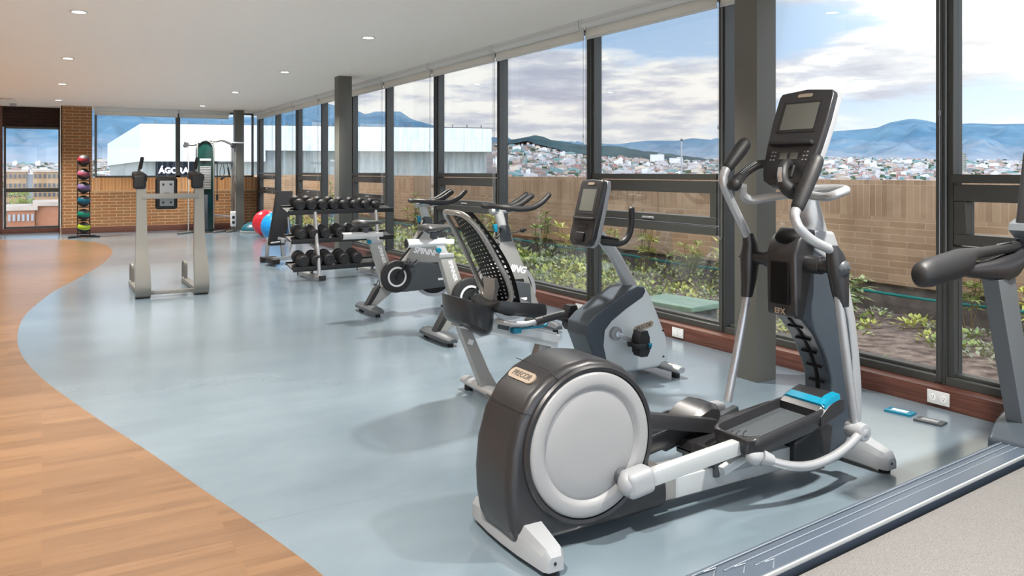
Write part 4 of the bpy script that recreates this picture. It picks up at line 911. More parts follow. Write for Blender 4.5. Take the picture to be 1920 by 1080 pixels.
    b = B(); b.prism(body, -.105, .105, bev=.028, seg=4, ang=20); bo = obj('drive_shell', b, pm('pearl_grey_plastic', rgb(196,204,206), .35), t, W, ang=60)
    b = B(); b.prism([(.745,.20),(.69,.33),(.695,.405),(.75,.455),(.90,.535),(1.03,.60),(1.12,.628),(1.185,.612),(1.19,.585),(1.165,.545),(1.02,.475),(.90,.405),(.845,.35),(.835,.25),(.875,.09),(.80,.05)], -.112, .112, bev=.022, seg=4, ang=25); ds = obj('edge_shell', b, K['slate'], t, W, ang=60)
    b = B(); pts = [(math.copysign(.065,math.cos(a))+.022*math.cos(a), .022*math.sin(a)) for a in [2*PI*k/24 for k in range(24)]]
    b.prism([(1.17+p*.985+q*.17, .345+q*.985+p*.17*1) for p, q in pts], -.110, -.103); bd = obj('badge', b, K['badge'], bo, W)
    text('lettering', 'PRECOR', .036, K['ink'], bd, (1.17,-.1105,.345), (.985,0,.17), (0,0,1), .0006, .15, .0006, world=False)
    for x, z in ((1.345,.30),(1.35,.12),(1.17,.575)):
        f = B(); f.cyl((x,-.112,z),(x,-.100,z), .006, n=12); obj('screw', f, K['blk'], bo, W)
    # mast, horn handles, console
    b = B(); b.tube([(1.17,0,.56),(1.09,0,.70),(.99,0,.85),(.87,0,.98)], [.052,.046,.042,.040], 18, sm=5, flat=.8, up=(0,1,0)); obj('mast', b, K['silver'], t, W)
    b = B(); b.tube([(.80,-.15,.94),(.92,-.17,.93),(.98,-.175,.965),(1.005,-.18,1.04),(1.01,-.18,1.15)], .021, 14, sm=5, round_=True); obj('horn_grip', b, K['grip'], t, W)
    b = B(); b.tube([(.80,.15,.94),(.92,.17,.93),(.98,.175,.965),(1.005,.18,1.04),(1.01,.18,1.15)], .021, 14, sm=5, round_=True); obj('horn_grip', b, K['grip'], t, W)
    b = B(); b.tube([(.90,-.17,.945),(.87,0,.96),(.90,.17,.945)], .018, 12, sm=3); obj('horn_bar', b, K['dark'], t, W)
    Q0 = Vector((.755,0,.90)); up = Vector((.26,0,1)).normalized()
    def P(u, v, d): return Q0+Vector((0,-1,0))*u+up*v+Vector((-up.z,0,up.x))*d
    def plate(b, pl, d0, d1, bev):
        tq = bmesh.new(); A = [tq.verts.new(P(u,v,d0)) for u, v in pl]; Bq = [tq.verts.new(P(u,v,d1)) for u, v in pl]; n = len(pl)
        for k in range(n): tq.faces.new((A[k],A[(k+1)%n],Bq[(k+1)%n],Bq[k]))
        tq.faces.new(A[::-1]); tq.faces.new(Bq); bmesh.ops.recalc_face_normals(tq, faces=tq.faces); b._merge(tq, bev, 3, 50)
    outl = [(-.08,0),(.08,0),(.115,.02),(.13,.06),(.132,.25),(.128,.42),(.112,.45),(0,.456),(-.112,.45),(-.128,.42),(-.132,.25),(-.13,.06),(-.115,.02)]
    b = B(); plate(b, outl, 0, .05, .014); co = obj('console', b, K['dark'], t, W, ang=50)
    b = B(); plate(b, [(u*1.03,v*1.01) for u, v in outl], -.02, .012, .008); obj('console_back', b, K['lgrey'], co, W, ang=50)
    b = B(); plate(b, [(-.095,.215),(.095,.215),(.095,.40),(-.095,.40)], .050, .0515, 0); obj('screen_bezel', b, K['darkm'], co, W)
    b = B(); plate(b, [(-.075,.235),(.075,.235),(.075,.385),(-.075,.385)], .052, .0525, 0); obj('screen', b, K['screen'], co, W)
    b = B(); plate(b, [(-.03,.415),(.03,.415),(.036,.423),(.03,.431),(-.03,.431),(-.036,.423)], .050, .0525, 0); obj('badge', b, K['badge'], co, W)
    b = B(); plate(b, [(-.115,.175),(.115,.175),(.115,.19),(-.115,.19)], .045, .065, .004); obj('reading_ledge', b, K['darkm'], co, W)
    b = B(); plate(b, [(-.05,.115),(.05,.115),(.05,.15),(-.05,.15)], .050, .054, .004); plate(b, [(-.045,.03),(.045,.03),(.045,.09),(-.045,.09)], .048, .066, .01); obj('key_pod', b, K['blk'], co, W)
    # cranks and pedals
    cx, cz = .925, .325
    def pedal(s, px_, pz, far):
        b = B(); b.cyl((cx,s*.10,cz),(cx,s*.135,cz), .045, n=28, bev=.006); h = obj('crank_hub', b, K['lgrey'], t, W); b = B(); b.cyl((cx,s*.13,cz),(cx,s*.150,cz), .02); obj('hub_cap', b, K['chrome'], h, W)
        b = B(); b.bar((cx,s*.15,cz),(px_,s*.16,pz), .016, .028, bev=.004); obj('crank_arm', b, K['silver'] if not far else K['mid'], t, W)
        b = B(); y = s*.215
        b.cyl((px_,s*.16,pz),(px_,s*.27,pz), .010); b.loft([[(px_+dx*math.cos(R(-15))-dz*math.sin(R(-15))*0, yy, pz+.0+dz) for dx, dz in ((-.026,-.075),(.026,-.075),(.045,-.045),(.045,.05),(.026,.095),(-.026,.095),(-.045,.05),(-.045,-.045))] for yy in (y-.04,y-.035,y+.035,y+.04)])
        p = obj('pedal', b, K['blk'], t, W)
        b = B(); b.tube([(px_+.035,y-.045,pz-.02),(px_+.02,y-.055*1,pz),(px_-.07,y-.045,pz+.0),(px_-.085,y,pz+.01),(px_-.07,y+.045,pz),(px_+.03,y+.05,pz-.01)], .016, 8, sm=4, flat=.25, up=(1,0,.001)); obj('pedal_strap', b, K['blk'], p, W)
        b = B(); b.box((px_+.03,y-.055,pz+.0), (.03,.015,.03), bev=.004); obj('strap_buckle', b, K['teal'] if not far else K['blk'], p, W)
    pedal(-1, 1.06, .255, False); pedal(1, .79, .385, True)
recumbent()
# ================================================================= SPIN BIKES
spin_grey = pm('spin_bike_grey', rgb(158,158,154), .38, metal=.35)
def spin_bike(x0, y0, rz, dz, label):
    t = thing('spin_bike', (x0,y0,0), rz, label, 'spin bike', 'spin bikes in a row along the glazing'); W = False
    for nm, x, hl in (('rear_foot_bar',0,.29),('front_foot_bar',1.03,.26)):
        b = B(); b.loft([[(x-w_,y,.035),(x+w_,y,.035),(x+w_,y,.035+h_*.5),(x+w_*.5,y,.035+h_),(x-w_*.5,y,.035+h_),(x-w_,y,.035+h_*.5)] for y, w_, h_ in ((-hl,.035,.030),(-hl+.05,.062,.048),(0,.07,.055),(hl-.05,.062,.048),(hl,.035,.030))]); st = obj(nm, b, K['mid'], t, W)
        for y in (-hl+.06,hl-.06):
            f = B(); f.cyl((x,y,0),(x,y,.04), .024, n=18, bev=.004); obj('foot', f, K['blk'], st, W)
    b = B(); b.prism([(-.05,.075),(.06,.075),(.26,.22),(.27,.31),(.16,.31)], -.04, .04, bev=.008); lg = obj('rear_leg', b, spin_grey, t, W)
    b = B(); b.prism([(-.045,.085),(.0,.085),(.085,.21),(.10,.275),(.05,.24)], -.043, .043, bev=.004); obj('leg_cover', b, K['darkm'], lg, W)
    b = B(); b.prism([(.13,.28),(.28,.28),(.125,.71),(-.005,.71)], -.035, .035, bev=.01); stt = obj('seat_tube', b, spin_grey, t, W)
    b = B(); b.prism([(-.01,.69),(.13,.69),(.125,.725),(-.01,.725)], -.042, .042, bev=.006); obj('tube_collar', b, K['silver'], stt, W)
    dv = Vector((.30,0,-.90)).normalized()
    text('lettering', 'SPINNER', .048, K['inkw'], stt, (.118,-.0355,.58), dv, Vector((dv.z*-1,0,dv.x)), .0006, .1, .001, world=False)
    b = B(); b.box((.19,-.0355,.385), (.05,.002,.09), (0,R(-18),0)); obj('accent_patch', b, K['teal'], stt, W)
    b = B(); b.bar((.06,0,.70),(.0,0,.765+dz), .045, .07, bev=.006); obj('seat_post', b, K['alu'], t, W)
    b = B(); b.cyl((-.28,0,.775+dz),(.06,0,.775+dz), .034, n=24); b.bar((.05,0,.775+dz),(.14,0,.775+dz), .04, .04, bev=.004); sl = obj('saddle_slider', b, K['white'], t, W)
    b = B(); b.cyl((-.287,0,.775+dz),(-.278,0,.775+dz), .036, n=24); obj('slider_cap', b, K['blk'], sl, W)
    b = B(); b.cyl((-.02,-.04,.715+dz),(-.02,-.065,.71+dz), .022, n=14, bev=.004); b.cyl((-.02,0,.715+dz),(-.02,-.05,.712+dz), .008); obj('slider_knob', b, K['teal'], sl, W)
    # saddle
    b = B(); rings = []
    for x, hw, zt, th in ((-.165,.05,.905,.03),(-.15,.09,.925,.05),(-.10,.105,.93,.06),(-.04,.085,.925,.055),(.02,.045,.92,.045),(.09,.028,.918,.035),(.125,.02,.905,.022)):
        zt += dz; rings.append([(x,-hw,zt-th*.55),(x,-hw*.8,zt-.008),(x,-hw*.3,zt),(x,hw*.3,zt),(x,hw*.8,zt-.008),(x,hw,zt-th*.55),(x,hw*.7,zt-th),(x,-hw*.7,zt-th)])
    b.loft(rings); sa = obj('saddle', b, pm('saddle_vinyl', rgb(70,70,70), .4), t, W, ang=70)
    b = B(); b.tube([(-.12,-.02,.875+dz),(-.05,-.02,.845+dz),(.06,-.02,.87+dz)], .005, 8, sm=4); b.tube([(-.12,.02,.875+dz),(-.05,.02,.845+dz),(.06,.02,.87+dz)], .005, 8, sm=4); b.box((-.04,0,.83+dz), (.05,.05,.06), bev=.006); obj('saddle_rail', b, K['mid'], sa, W)
    # drive
    b = B(); b.prism([(.26,.515),(.60,.475),(.85,.43),(.86,.26),(.80,.215),(.36,.195),(.255,.20)], -.085, -.045, bev=.012, seg=3); cg = obj('chain_guard', b, K['mid'], t, W)
    b = B(); b.cyl((.255,-.04,.355),(.255,-.095,.355), .160, n=48, bev=.012); obj('crank_housing', b, K['darkm'], t, W)
    b = B(); b.lathe([(.082,0),(.082,.006),(.100,.006),(.100,0)], (.255,-.094,.355), (0,-1,0), 48); obj('crank_ring', b, K['white'], t, W)
    b = B(); b.box((.76,-.0865,.30), (.10,.002,.022)); obj('maker_plate', b, K['inkw'], cg, W)
    b = B(); b.lathe([(0,.014),(.05,.016),(.06,.010),(.20,.008),(.205,.016),(.240,.018),(.240,-.018),(.205,-.016),(.20,-.008),(.06,-.010),(.05,-.016),(0,-.014)], (.70,.0,.355), (0,1,0), 56); fw = obj('flywheel', b, K['darkm'], t, W)
    b = B(); b.lathe([(.208,.018),(.242,.019),(.244,0),(.242,-.019),(.208,-.018)], (.70,.0,.355), (0,1,0), 56); obj('flywheel_rim', b, K['silver'], fw, W)
    # near crank and pedal, far crank and pedal
    for s, ax, az_ in ((-1,.345,.475),(1,.165,.235)):
        b = B(); y = s*.115; b.bar((.255,y,.355),(ax,y,az_), .016, .028, bev=.004); b.cyl((.255,0,.355),(.255,y+s*.012,.355), .018); ca = obj('crank_arm', b, K['blk'], t, W)
        b = B(); b.cyl((ax,y,az_),(ax,y+s*.11,az_), .009); b.box((ax,y+s*.06,az_), (.085,.085,.022), (0,R(25),0), bev=.004); p = obj('pedal', b, K['darkm'], t, W)
        b = B(); b.tube([(ax+.04,y+s*.02,az_),(ax+.085,y+s*.03,az_+.025),(ax+.09,y+s*.06,az_+.05),(ax+.085,y+s*.09,az_+.025),(ax+.04,y+s*.10,az_)], .005, 8, sm=4); b.tube([(ax-.01,y+s*.01,az_),(ax+.0,y+s*.06,az_+.07),(ax-.01,y+s*.11,az_)], .006, 8, sm=5, flat=.4); obj('toe_cage', b, K['blk'], p, W)
    # front body
    b = B(); b.prism([(.565,.93),(.655,.93),(.70,.80),(.80,.59),(.89,.38),(1.035,.07),(.965,.07),(.86,.29),(.54,.335),(.475,.49),(.40,.43),(.335,.475),(.535,.80)], -.05, .05, bev=.012, seg=3); fb = obj('front_body', b, spin_grey, t, W, ang=50)
    b = B(); b.prism([(.60,.47),(.555,.36),(.845,.315),(.795,.47)], -.053, .053, bev=.003); ins = obj('body_inset', b, K['blk'], fb, W)
    b = B(); b.bar((.29,-.058,.50),(.55,-.058,.79), .008, .02); obj('body_stripe', b, K['darkm'], fb, W)
    text('lettering', 'SPINNING', .082, K['inkw'], fb, (.635,-.0515,.575), (1,0,-.20), (0,0,1), .0008, .25, .003, world=False)
    def emblem(par, cx, cz, s_):
        b = B(); q = -.0535 if s_ < .06 else -.054
        b.tube([(cx+s_*.1,q,cz+s_*.9),(cx-s_*.5,q,cz+s_*.6),(cx-s_*.6,q,cz+s_*.2),(cx+s_*.1,q,cz),(cx+s_*.2,q,cz-s_*.4),(cx-s_*.3,q,cz-s_*.9)], .0035, 6, sm=5, flat=.4, up=(0,1,0))
        b.tube([(cx+s_*.35,q,cz+s_*.9),(cx+s_*.5,q,cz+s_*.3),(cx+s_*.3,q,cz-s_*.1),(cx+s_*.55,q,cz-s_*.7)], .003, 6, sm=5, flat=.4, up=(0,1,0)); b.cyl((cx+s_*.3,q+.001,cz+s_*1.05),(cx+s_*.3,q-.001,cz+s_*1.05), s_*.14, n=12); obj('emblem', b, K['inkw'], par, W)
    emblem(ins, .70, .395, .038)
    b = B(); b.prism([(.56,.80),(.68,.80),(.652,.938),(.585,.945),(.56,.92)], -.056, .056, bev=.006); hc = obj('head_collar', b, K['mid'], t, W); emblem(hc, .612, .865, .05)
    b = B(); b.tube([(.62,0,.90),(.575,0,1.05)], .032, 20, flat=1.3, up=(1,0,0)); obj('handlebar_post', b, K['alu'], t, W)
    b = B(); b.cyl((.50,0,1.062),(.74,0,1.075), .026, n=20); b.cyl((.495,0,1.062),(.51,0,1.063), .03, n=20); obj('bar_slider', b, K['alu'], t, W)
    b = B(); b.tube([(.57,-.055,.91),(.54,-.07,.86),(.50,-.075,.84)], .009, 8, sm=3); b.tube([(.52,-.07,.83),(.51,-.07,.90)], .009, 8); obj('resistance_lever', b, K['blk'], t, W); b = B(); b.cyl((.508,-.07,.89),(.500,-.07,.955), .019, .021, n=16, bev=.005); obj('lever_knob', b, K['teal'], t, W)
    b = B(); b.cyl((.66,0,.86),(.76,-.04,.885), .006); b.ball((.785,-.05,.89), .026, (1,.8,.7)); b.box((.80,-.05,.895), (.05,.02,.02), bev=.004); obj('post_knob', b, K['blk'], t, W)
    b = B(); b.cyl((.545,-.045,1.085),(.545,-.02,1.10), .02, n=14); obj('bar_knob', b, K['teal'], t, W)
    b = B()
    for s in (-1,1):
        b.tube([(.455,0,1.10),(.47,s*.09,1.108),(.55,s*.175,1.10),(.68,s*.19,1.085),(.80,s*.19,1.095),(.90,s*.19,1.14),(.97,s*.19,1.20)], [.020,.021,.024,.026,.026,.024,.022], 12, sm=5, round_=True)
    b.tube([(.60,-.18,1.09),(.66,0,1.075),(.60,.18,1.09)], .024, 12, sm=5)
    hb = obj('handlebar', b, K['grip'], t, W)
    for s in (-1,1):
        b = B(); b.tube([(.66,s*.055,1.09),(.76,s*.055,1.12),(.88,s*.05,1.19)], [.025,.027,.025], 12, sm=5, round_=True); obj('aero_grip', b, K['grip'], hb, W)
    b = B(); b.ball((.74,0,1.10), .05, (1.6,1,.5)); obj('arm_pad', b, K['darkm'], hb, W)
    return t
spin_bike(2.80, 7.55, R(0), 0, 'grey spin bike farther from the camera, next to the dumbbell rack')
spin_bike(2.83, 6.02, R(0), .045, 'grey spin bike nearer the camera, right behind the recumbent bike')

# ================================================================= DUMBBELL RACK
RK = (3.045, 10.40, 0); RA = R(6)
t = thing('dumbbell_rack', RK, RA, 'three-tier dumbbell rack with black shelves and silver bent legs', 'rack')
W = False; SHV = [(.885,-.02,-.36,1.14),(.515,-.06,-.33,1.12),(.165,-.12,-.33,1.02)]
for x in (0, .87):
    b = B(); b.tube([(x,-.14,.88),(x,-.17,.72),(x,-.20,.50),(x,-.24,.38),(x,-.29,.05)], .024, 14, sm=5, flat=1.3, up=(0,1,0)); b.tube([(x,-.20,.45),(x,-.13,.30),(x,-.02,.05)], .022, 14, sm=5, flat=1.2, up=(0,1,0)); obj('leg', b, K['silver'], t, W)
    b = B(); b.box((x,-.02,.045), (.085,.72,.06), bev=.018, seg=3); st = obj('foot_bar', b, K['silver'], t, W)
    for y in (-.385,.345):
        f = B(); f.box((x,y,.045), (.09,.02,.066), bev=.006); obj('end_cap', f, K['blk'], st, W)
    b = B(); b.prism([(-.16,.80),(-.10,.90),(.12,.90),(.12,.87),(-.08,.78)], x-.02, x+.02, 'yz', bev=.004); obj('shelf_bracket', b, K['silver'], t, W); b = B(); b.prism([(-.20,.44),(.08,.50),(.08,.47),(-.17,.40)], x-.018, x+.018, 'yz'); obj('shelf_bracket', b, K['silver'], t, W); b = B(); b.prism([(-.20,.33),(-.06,.15),(-.08,.11),(-.24,.28)], x-.018, x+.018, 'yz'); obj('shelf_bracket', b, K['silver'], t, W)
rack = t
def shelf_frame(z, y): return z, y, R(14)
for z, y, xa, xb in SHV:
    ta = R(14); b = B(); b.box(((xa+xb)/2,y,z+.02), (xb-xa,.26,.016), (ta,0,0), bev=.003); b.box(((xa+xb)/2,y-.128,z-.005), (xb-xa,.022,.06), (ta,0,0), bev=.006); b.box(((xa+xb)/2,y+.128,z+.055), (xb-xa,.022,.05), (ta,0,0), bev=.006)
    obj('shelf', b, K['darkm'], t, W)
def dumbbell(r, L=.255):
    e = thing('dumbbell', (0,0,0)); hr = .016
    for s in (-1,1):
        b = B(); b.lathe([(0,L/2-.004),(r*.60,L/2-.004),(r*.66,L/2),(r*.80,L/2-.002),(r*.93,L/2-.012),(r,L/2-.035),(r,L/2-.075),(r*.92,L/2-.092),(r*.45,L/2-.100),(hr,L/2-.102)], (0,0,0), (0,s,0), 28); hd = obj('head', b, K['blk'], e, W, ang=50)
        b = B(); b.lathe([(0,L/2-.002),(r*.52,L/2-.002),(r*.55,L/2-.004)], (0,0,0), (0,s,0), 24); obj('end_disc', b, K['darkm'], hd, W)
    b = B(); b.cyl((0,-L/2+.095,0),(0,L/2-.095,0), hr, n=16); obj('bar_handle', b, K['chrome'], e, W); return e
ROWS = [(0,[-.20+.155*i for i in range(8)],[.075,.074,.068,.068,.062,.060,.054,.050]),(1,[-.20,-.035,.13,.335,.52,.74],[.075,.072,.074,.076,.072,.07]),(2,[-.20,-.02,.15,.355,.545],[.084,.082,.084,.082,.080])]
RW = ['top tier','middle tier','bottom tier']
M0 = Matrix.Translation(RK) @ Matrix.Rotation(RA, 4, 'Z')
pr_ = {}
for ti, xs, rs in ROWS:
    z, y, xa, xb = SHV[ti]
    for i, (x, r) in enumerate(zip(xs, rs)):
        d = pr_.get(r); d = copy_tree(d) if d else dumbbell(r); pr_.setdefault(r, d)
        d.location = M0 @ Vector((x, y-.01-math.sin(R(14))*(r+.01), z+.03+(r+.010)*math.cos(R(14)))); d.rotation_euler = (R(14), 0, RA)
        tag(d, 'black round dumbbell on the %s of the rack, %s from the left' % (RW[ti], ORD[i]), 'dumbbell', 'black dumbbells on the %s' % RW[ti])
        for s in (-1,1):
            c = B(); c.tube([(x-r*.92,y+s*.07,z+.055+r*.3),(x-r*.6,y+s*.07,z+.035),(x,y+s*.07,z+.026),(x+r*.6,y+s*.07,z+.035),(x+r*.92,y+s*.07,z+.055+r*.3)], .012, 8, sm=3, flat=.5, up=(0,0,1)); 
            if s < 0: obj('cradle', c, K['blk'], rack, W)
# ================================================================= ADJUSTABLE BENCH behind the rack
t = thing('weight_bench', (3.10,12.15,0), R(6), 'black adjustable bench standing upright behind the left end of the rack', 'bench')
b = B(); b.loft([[(x-.12*k,y-.03,z),(x+.12*k,y-.03,z),(x+.13*k,y+.03,z),(x+.12*k,y+.065,z),(x-.12*k,y+.065,z),(x-.13*k,y+.03,z)] for x, y, z, k in ((-.06,0,.30,.9),(-.055,.0,.33,1),(.03,.05,.72,1),(.10,.10,1.08,1),(.105,.105,1.11,.92))]); obj('backrest', b, pm('bench_vinyl', rgb(26,25,26), .42), t, W)
b = B(); b.box((.30,.12,.42), (.40,.30,.07), (0,R(-8),0), bev=.02, seg=3); obj('seat', b, MATS['bench_vinyl'], t, W)
b = B(); b.bar((-.12,0,.09),(.95,0,.14), .07, .06, bev=.006); b.bar((.05,0,.12),(.02,0,.40), .06, .06, bev=.006); b.tube([(.10,-.05,.72),(.12,-.05,.50),(.20,-.05,.34)], .012, 8, sm=3); obj('frame', b, K['silver'], t, W)
b = B(); b.bar((-.05,.0,.40),(.18,0,.36), .05, .05, bev=.006); b.cyl((-.16,-.03,.34),(-.02,-.03,.35), .012); b.cyl((.16,-.05,.33),(.12,-.05,.20), .014); obj('adjuster', b, K['lgrey'], t, W)
b = B(); b.box((-.12,0,.07), (.11,.34,.08), bev=.02, seg=3); obj('foot_bar', b, K['blk'], t, W)
b = B(); b.bar((-.03,.45,.38),(-.05,.45,.06), .05, .05, bev=.006); obj('rear_leg', b, K['silver'], t, W); b = B(); b.box((-.03,.45,.05), (.24,.09,.09), bev=.02, seg=3); obj('rear_foot', b, K['blk'], t, W)
# ================================================================= BALLS
def stab(loc, r, m, label, name='stability_ball'):
    t = thing(name, loc, 0, label, 'exercise ball')
    b = B(); prof = [(0,-r)]+[(r*math.cos(R(a)), r*math.sin(R(a))) for a in range(-84,85,6)]+[(0,r)]; b.lathe(prof, (0,0,r), (0.2,.3,1), 48); o = obj('shell', b, m, t, W, ang=180)
    g = B(); ax = Vector((.2,.3,1)).normalized()
    for a in (-20,-10,0,10,20): 
        g.lathe([(r*math.cos(R(a))*1.0005-.002, r*math.sin(R(a))-.004),(r*math.cos(R(a))+.0025, r*math.sin(R(a))),(r*math.cos(R(a))*1.0005-.002, r*math.sin(R(a))+.004)], (0,0,r), ax, 48)
    obj('rib', g, m, o, W); v = B(); v.cyl(ax*(r-.004)+Vector((0,0,r)), ax*(r+.004)+Vector((0,0,r)), .014, n=14); obj('valve', v, K['white'], o, W)
stab((4.225,17.80,0), .285, K['red'], 'shiny red exercise ball on the floor near the far corner')
stab((4.10,16.45,0), .295, K['blue'], 'blue exercise ball half hidden behind the black bench')
t = thing('balance_trainer', (4.25,19.0,0), 0, 'dark teal half-dome balance trainer beside the red ball', 'balance trainer')
b = B(); b.lathe([(.30,.05)]+[(.30*math.cos(R(a)), .05+.20*math.sin(R(a))) for a in range(0,91,9)], (0,0,0), (0,0,1), 40); obj('dome', b, pm('petrol_vinyl', rgb(14,84,100), .4), t, W); b = B(); b.cyl((0,0,0),(0,0,.05), .32, n=40, bev=.01); obj('base_plate', b, K['lgrey'], t, W)
# ================================================================= MEDICINE BALL TREE
t = thing('ball_rack', (.775,19.35,0), R(4), 'black upright rack holding six medicine balls before the brick pier', 'rack')
for s in (-1,1):
    b = B(); b.tube([(s*.115,0,.05),(s*.115,0,1.60)]+[(s*.115*math.cos(R(a)),0,1.60+.115*math.sin(R(a))) for a in (20,45,70,90)], .012, 10, sm=2); obj('upright', b, K['blk'], t, W)
BZ = [.215,.49,.78,1.065,1.35,1.645]
for z in BZ:
    b = B(); b.tube([(.115,0,z-.125),(.08,-.06,z-.13),(0,-.085,z-.13),(-.08,-.06,z-.13),(-.115,0,z-.125)], .007, 8, sm=4); b.tube([(.115,0,z-.125),(.08,.06,z-.13),(0,.085,z-.13),(-.08,.06,z-.13),(-.115,0,z-.125)], .007, 8, sm=4); obj('ring_holder', b, K['blk'], t, W)
b = B(); b.tube([(-.30,-.10,.02),(0,-.03,.035),(.30,-.10,.02)], .02, 10, sm=4); b.tube([(-.24,.20,.02),(0,.03,.035),(.24,.20,.02)], .018, 10, sm=4); obj('foot', b, K['blk'], t, W)
MB_ = [('lime green',rgb(150,172,40),'at the bottom of the rack'),('emerald green',rgb(0,112,92),'second from the bottom'),('teal blue',rgb(0,84,108),'third from the bottom'),('violet',rgb(104,82,126),'third from the top'),('rose pink',rgb(132,62,84),'second from the top'),('dark red',rgb(96,24,34),'at the top of the rack')]
for z, (cn, c, w_) in zip(BZ, MB_):
    m = t_ = thing('medicine_ball', (.775,19.35,z-.0), R(4), '%s and black medicine ball %s' % (cn, w_), 'medicine ball', 'medicine balls on the upright rack')
    r = .122; ax = (.1,-.3,1)
    b = B(); b.lathe([(0,-r)]+[(r*math.cos(R(a)), r*math.sin(R(a))) for a in range(-84,85,7)]+[(0,r)], (0,0,0), ax, 36); o = obj('body', b, K['darkm'], t_, W, ang=180)
    b = B(); b.lathe([(r*math.cos(R(a))+(.004 if -4 < a < 40 else .0005), r*math.sin(R(a))) for a in range(-6,43,5)], (0,0,0), ax, 36); obj('colour_band', b, pm('ball_'+cn.replace(' ','_'), c, .3), o, W, ang=180)
# ================================================================= POWER TOWER (dip station)
t = thing('power_tower', (1.27,9.85,0), 0, 'taupe metal dip and knee-raise tower standing alone on the floor', 'power tower')
SK = R(0)
for s in (-1,1):
    X = s*.305; xo = X
    # profile in y-z: front upright that bulges towards the camera, strut behind, base runner
    cl = [(.02,1.30),(.0,1.0),(-.02,.66),(-.08,.48),(-.15,.28),(-.185,.14),(-.17,.05),(-.12,.025)]
    b = B(); ring = []
    WW = [.050,.052,.058,.068,.076,.080,.080,.078]
    for i, (y, z) in enumerate(cl):
        W2 = WW[i]
        y0, z0 = cl[max(i-1,0)]; y1, z1 = cl[min(i+1,len(cl)-1)]; d = Vector((0,y1-y0,z1-z0)).normalized(); n = Vector((0,d.z,-d.y))*-1; th = .028
        c = Vector((xo,y,z)); ring.append([c+Vector((-W2,0,0))+n*th,c+Vector((W2,0,0))+n*th,c+Vector((W2,0,0))-n*th,c+Vector((-W2,0,0))-n*th])
    b.loft(ring); up_ = obj('upright', b, K['towerp'], t, W, ang=60)
    b = B(); b.bar((xo-s*.03,.02,.66),(xo-s*.0,.16,.05), .05, .035, (0,1,0), bev=.004); obj('strut', b, K['towerp'], t, W)
    b = B(); b.bar((xo,-.13,.03),(xo,1.10,.03), .075, .05, bev=.006); obj('base_runner', b, K['towerp'], t, W)
    b = B(); b.tube([(xo,.98,.05),(xo,.98,.20),(xo,1.02,.25),(xo,1.16,.25),(xo,1.20,.20),(xo,1.20,.05)], .02, 10, sm=3); obj('step_loop', b, K['towerp'], t, W)
    b = B(); b.box((xo+.0,.22,1.345), (.125,.46,.10), (R(4),0,0), bev=.035, seg=4); b.box((xo-.02,.0,1.29), (.13,.07,.16), bev=.03, seg=3); obj('arm_pad', b, K['blk'], t, W)
    b = B(); b.tube([(xo+.02,.40,1.36),(xo+.02,.46,1.42),(xo+.05,.47,1.54)], .016, 10, sm=4); b2 = obj('arm_post', b, K['mid'], t, W)
    b = B(); b.tube([(xo+.035,.465,1.45),(xo+.055,.47,1.56)], .021, 12, round_=True); obj('hand_grip', b, K['grip'], b2, W)
b = B(); b.bar((-.30,.0,1.125),(.30,.0,1.125), .055, .06, bev=.006); obj('cross_bar', b, K['towerp'], t, W)
b = B(); b.box((-.03,.12,1.155), (.235,.07,.37), bev=.035, seg=4); bp = obj('back_pad', b, K['blk'], t, W)
b = B(); b.box((-.03,.078,1.155), (.15,.012,.29), bev=.003); pl = obj('pad_plate', b, K['lgrey'], bp, W)
for sx in (-1,1):
    for z in (1.05,1.26):
        b = B(); b.cyl((-.03+sx*.04,.072,z),(-.03+sx*.04,.062,z), .011, n=12); obj('bolt', b, K['blk'], pl, W)
b = B(); b.bar((-.03,.02,1.125),(-.03,.09,1.14), .06, .06); obj('pad_bracket', b, K['towerp'], t, W)
b = B(); b.bar((-.30,-.10,.05),(.30,-.10,.05), .05, .04, bev=.005); obj('floor_cross_bar', b, K['towerp'], t, W)
# ================================================================= CABLE MACHINE
t = thing('cable_machine', (3.25,19.5,0), 0, 'tall cable machine with green weight-stack cover at the back wall', 'cable machine')
b = B(); b.prism([(-.19,.03),(.17,.03),(.17,1.92),(.14,2.02),(.05,2.10),(-.07,2.10),(-.16,2.02),(-.19,1.92)], -.10, .10, bev=.01); tw = obj('stack_tower', b, K['teald'], t, W)
for i in range(14):
    b = B(); b.box((-.01,-.108,1.02+.038*i), (.24,.02,.030), bev=.003); obj('weight_plate', b, K['lgrey'] if i > 8 else K['taupe'], tw, W)
b = B(); b.box((-.01,-.106,1.68), (.24,.016,.05), bev=.004); obj('stack_label', b, K['white'], tw, W)
b = B(); b.box((.0,-.106,.48), (.08,.016,.80), bev=.006); obj('lower_strip', b, K['mid'], tw, W)
b = B(); b.tube([(-.19,-.11,.10),(-.19,-.11,1.90),(-.13,-.11,2.06),(-.01,-.11,2.13),(.11,-.11,2.06),(.17,-.11,1.90),(.17,-.11,.10)], .018, 10, sm=4); obj('tower_frame', b, K['bar'], t, W)
for x in (-.36, .60, .68):
    b = B(); b.tube([(x,0,.03),(x,0,2.04)], .024 if x > 0 else .012, 12); obj('column', b, K['bar'] if x != -.36 else K['alu'], t, W)
b = B(); b.tube([(-.42,0,2.07),(-.36,0,2.03),(-.22,0,2.03),(-.05,0,2.11),(.10,0,2.13),(.22,0,2.11),(.36,0,2.14),(.50,0,2.09),(.62,0,2.03)], .028, 12, sm=5); obj('pull_up_bar', b, K['bar'], t, W)
for x in (-.40,.64):
    b = B(); b.box((x,0,2.04), (.09,.10,.09), bev=.02, seg=3); b.cyl((x-.02,-.06,2.0),(x-.02,.06,2.0), .045, n=20); obj('pulley', b, K['darkm'], t, W)
b = B(); b.bar((.62,0,2.09),(.86,0,2.09), .10, .03, bev=.005); obj('top_plate', b, K['white'], t, W)
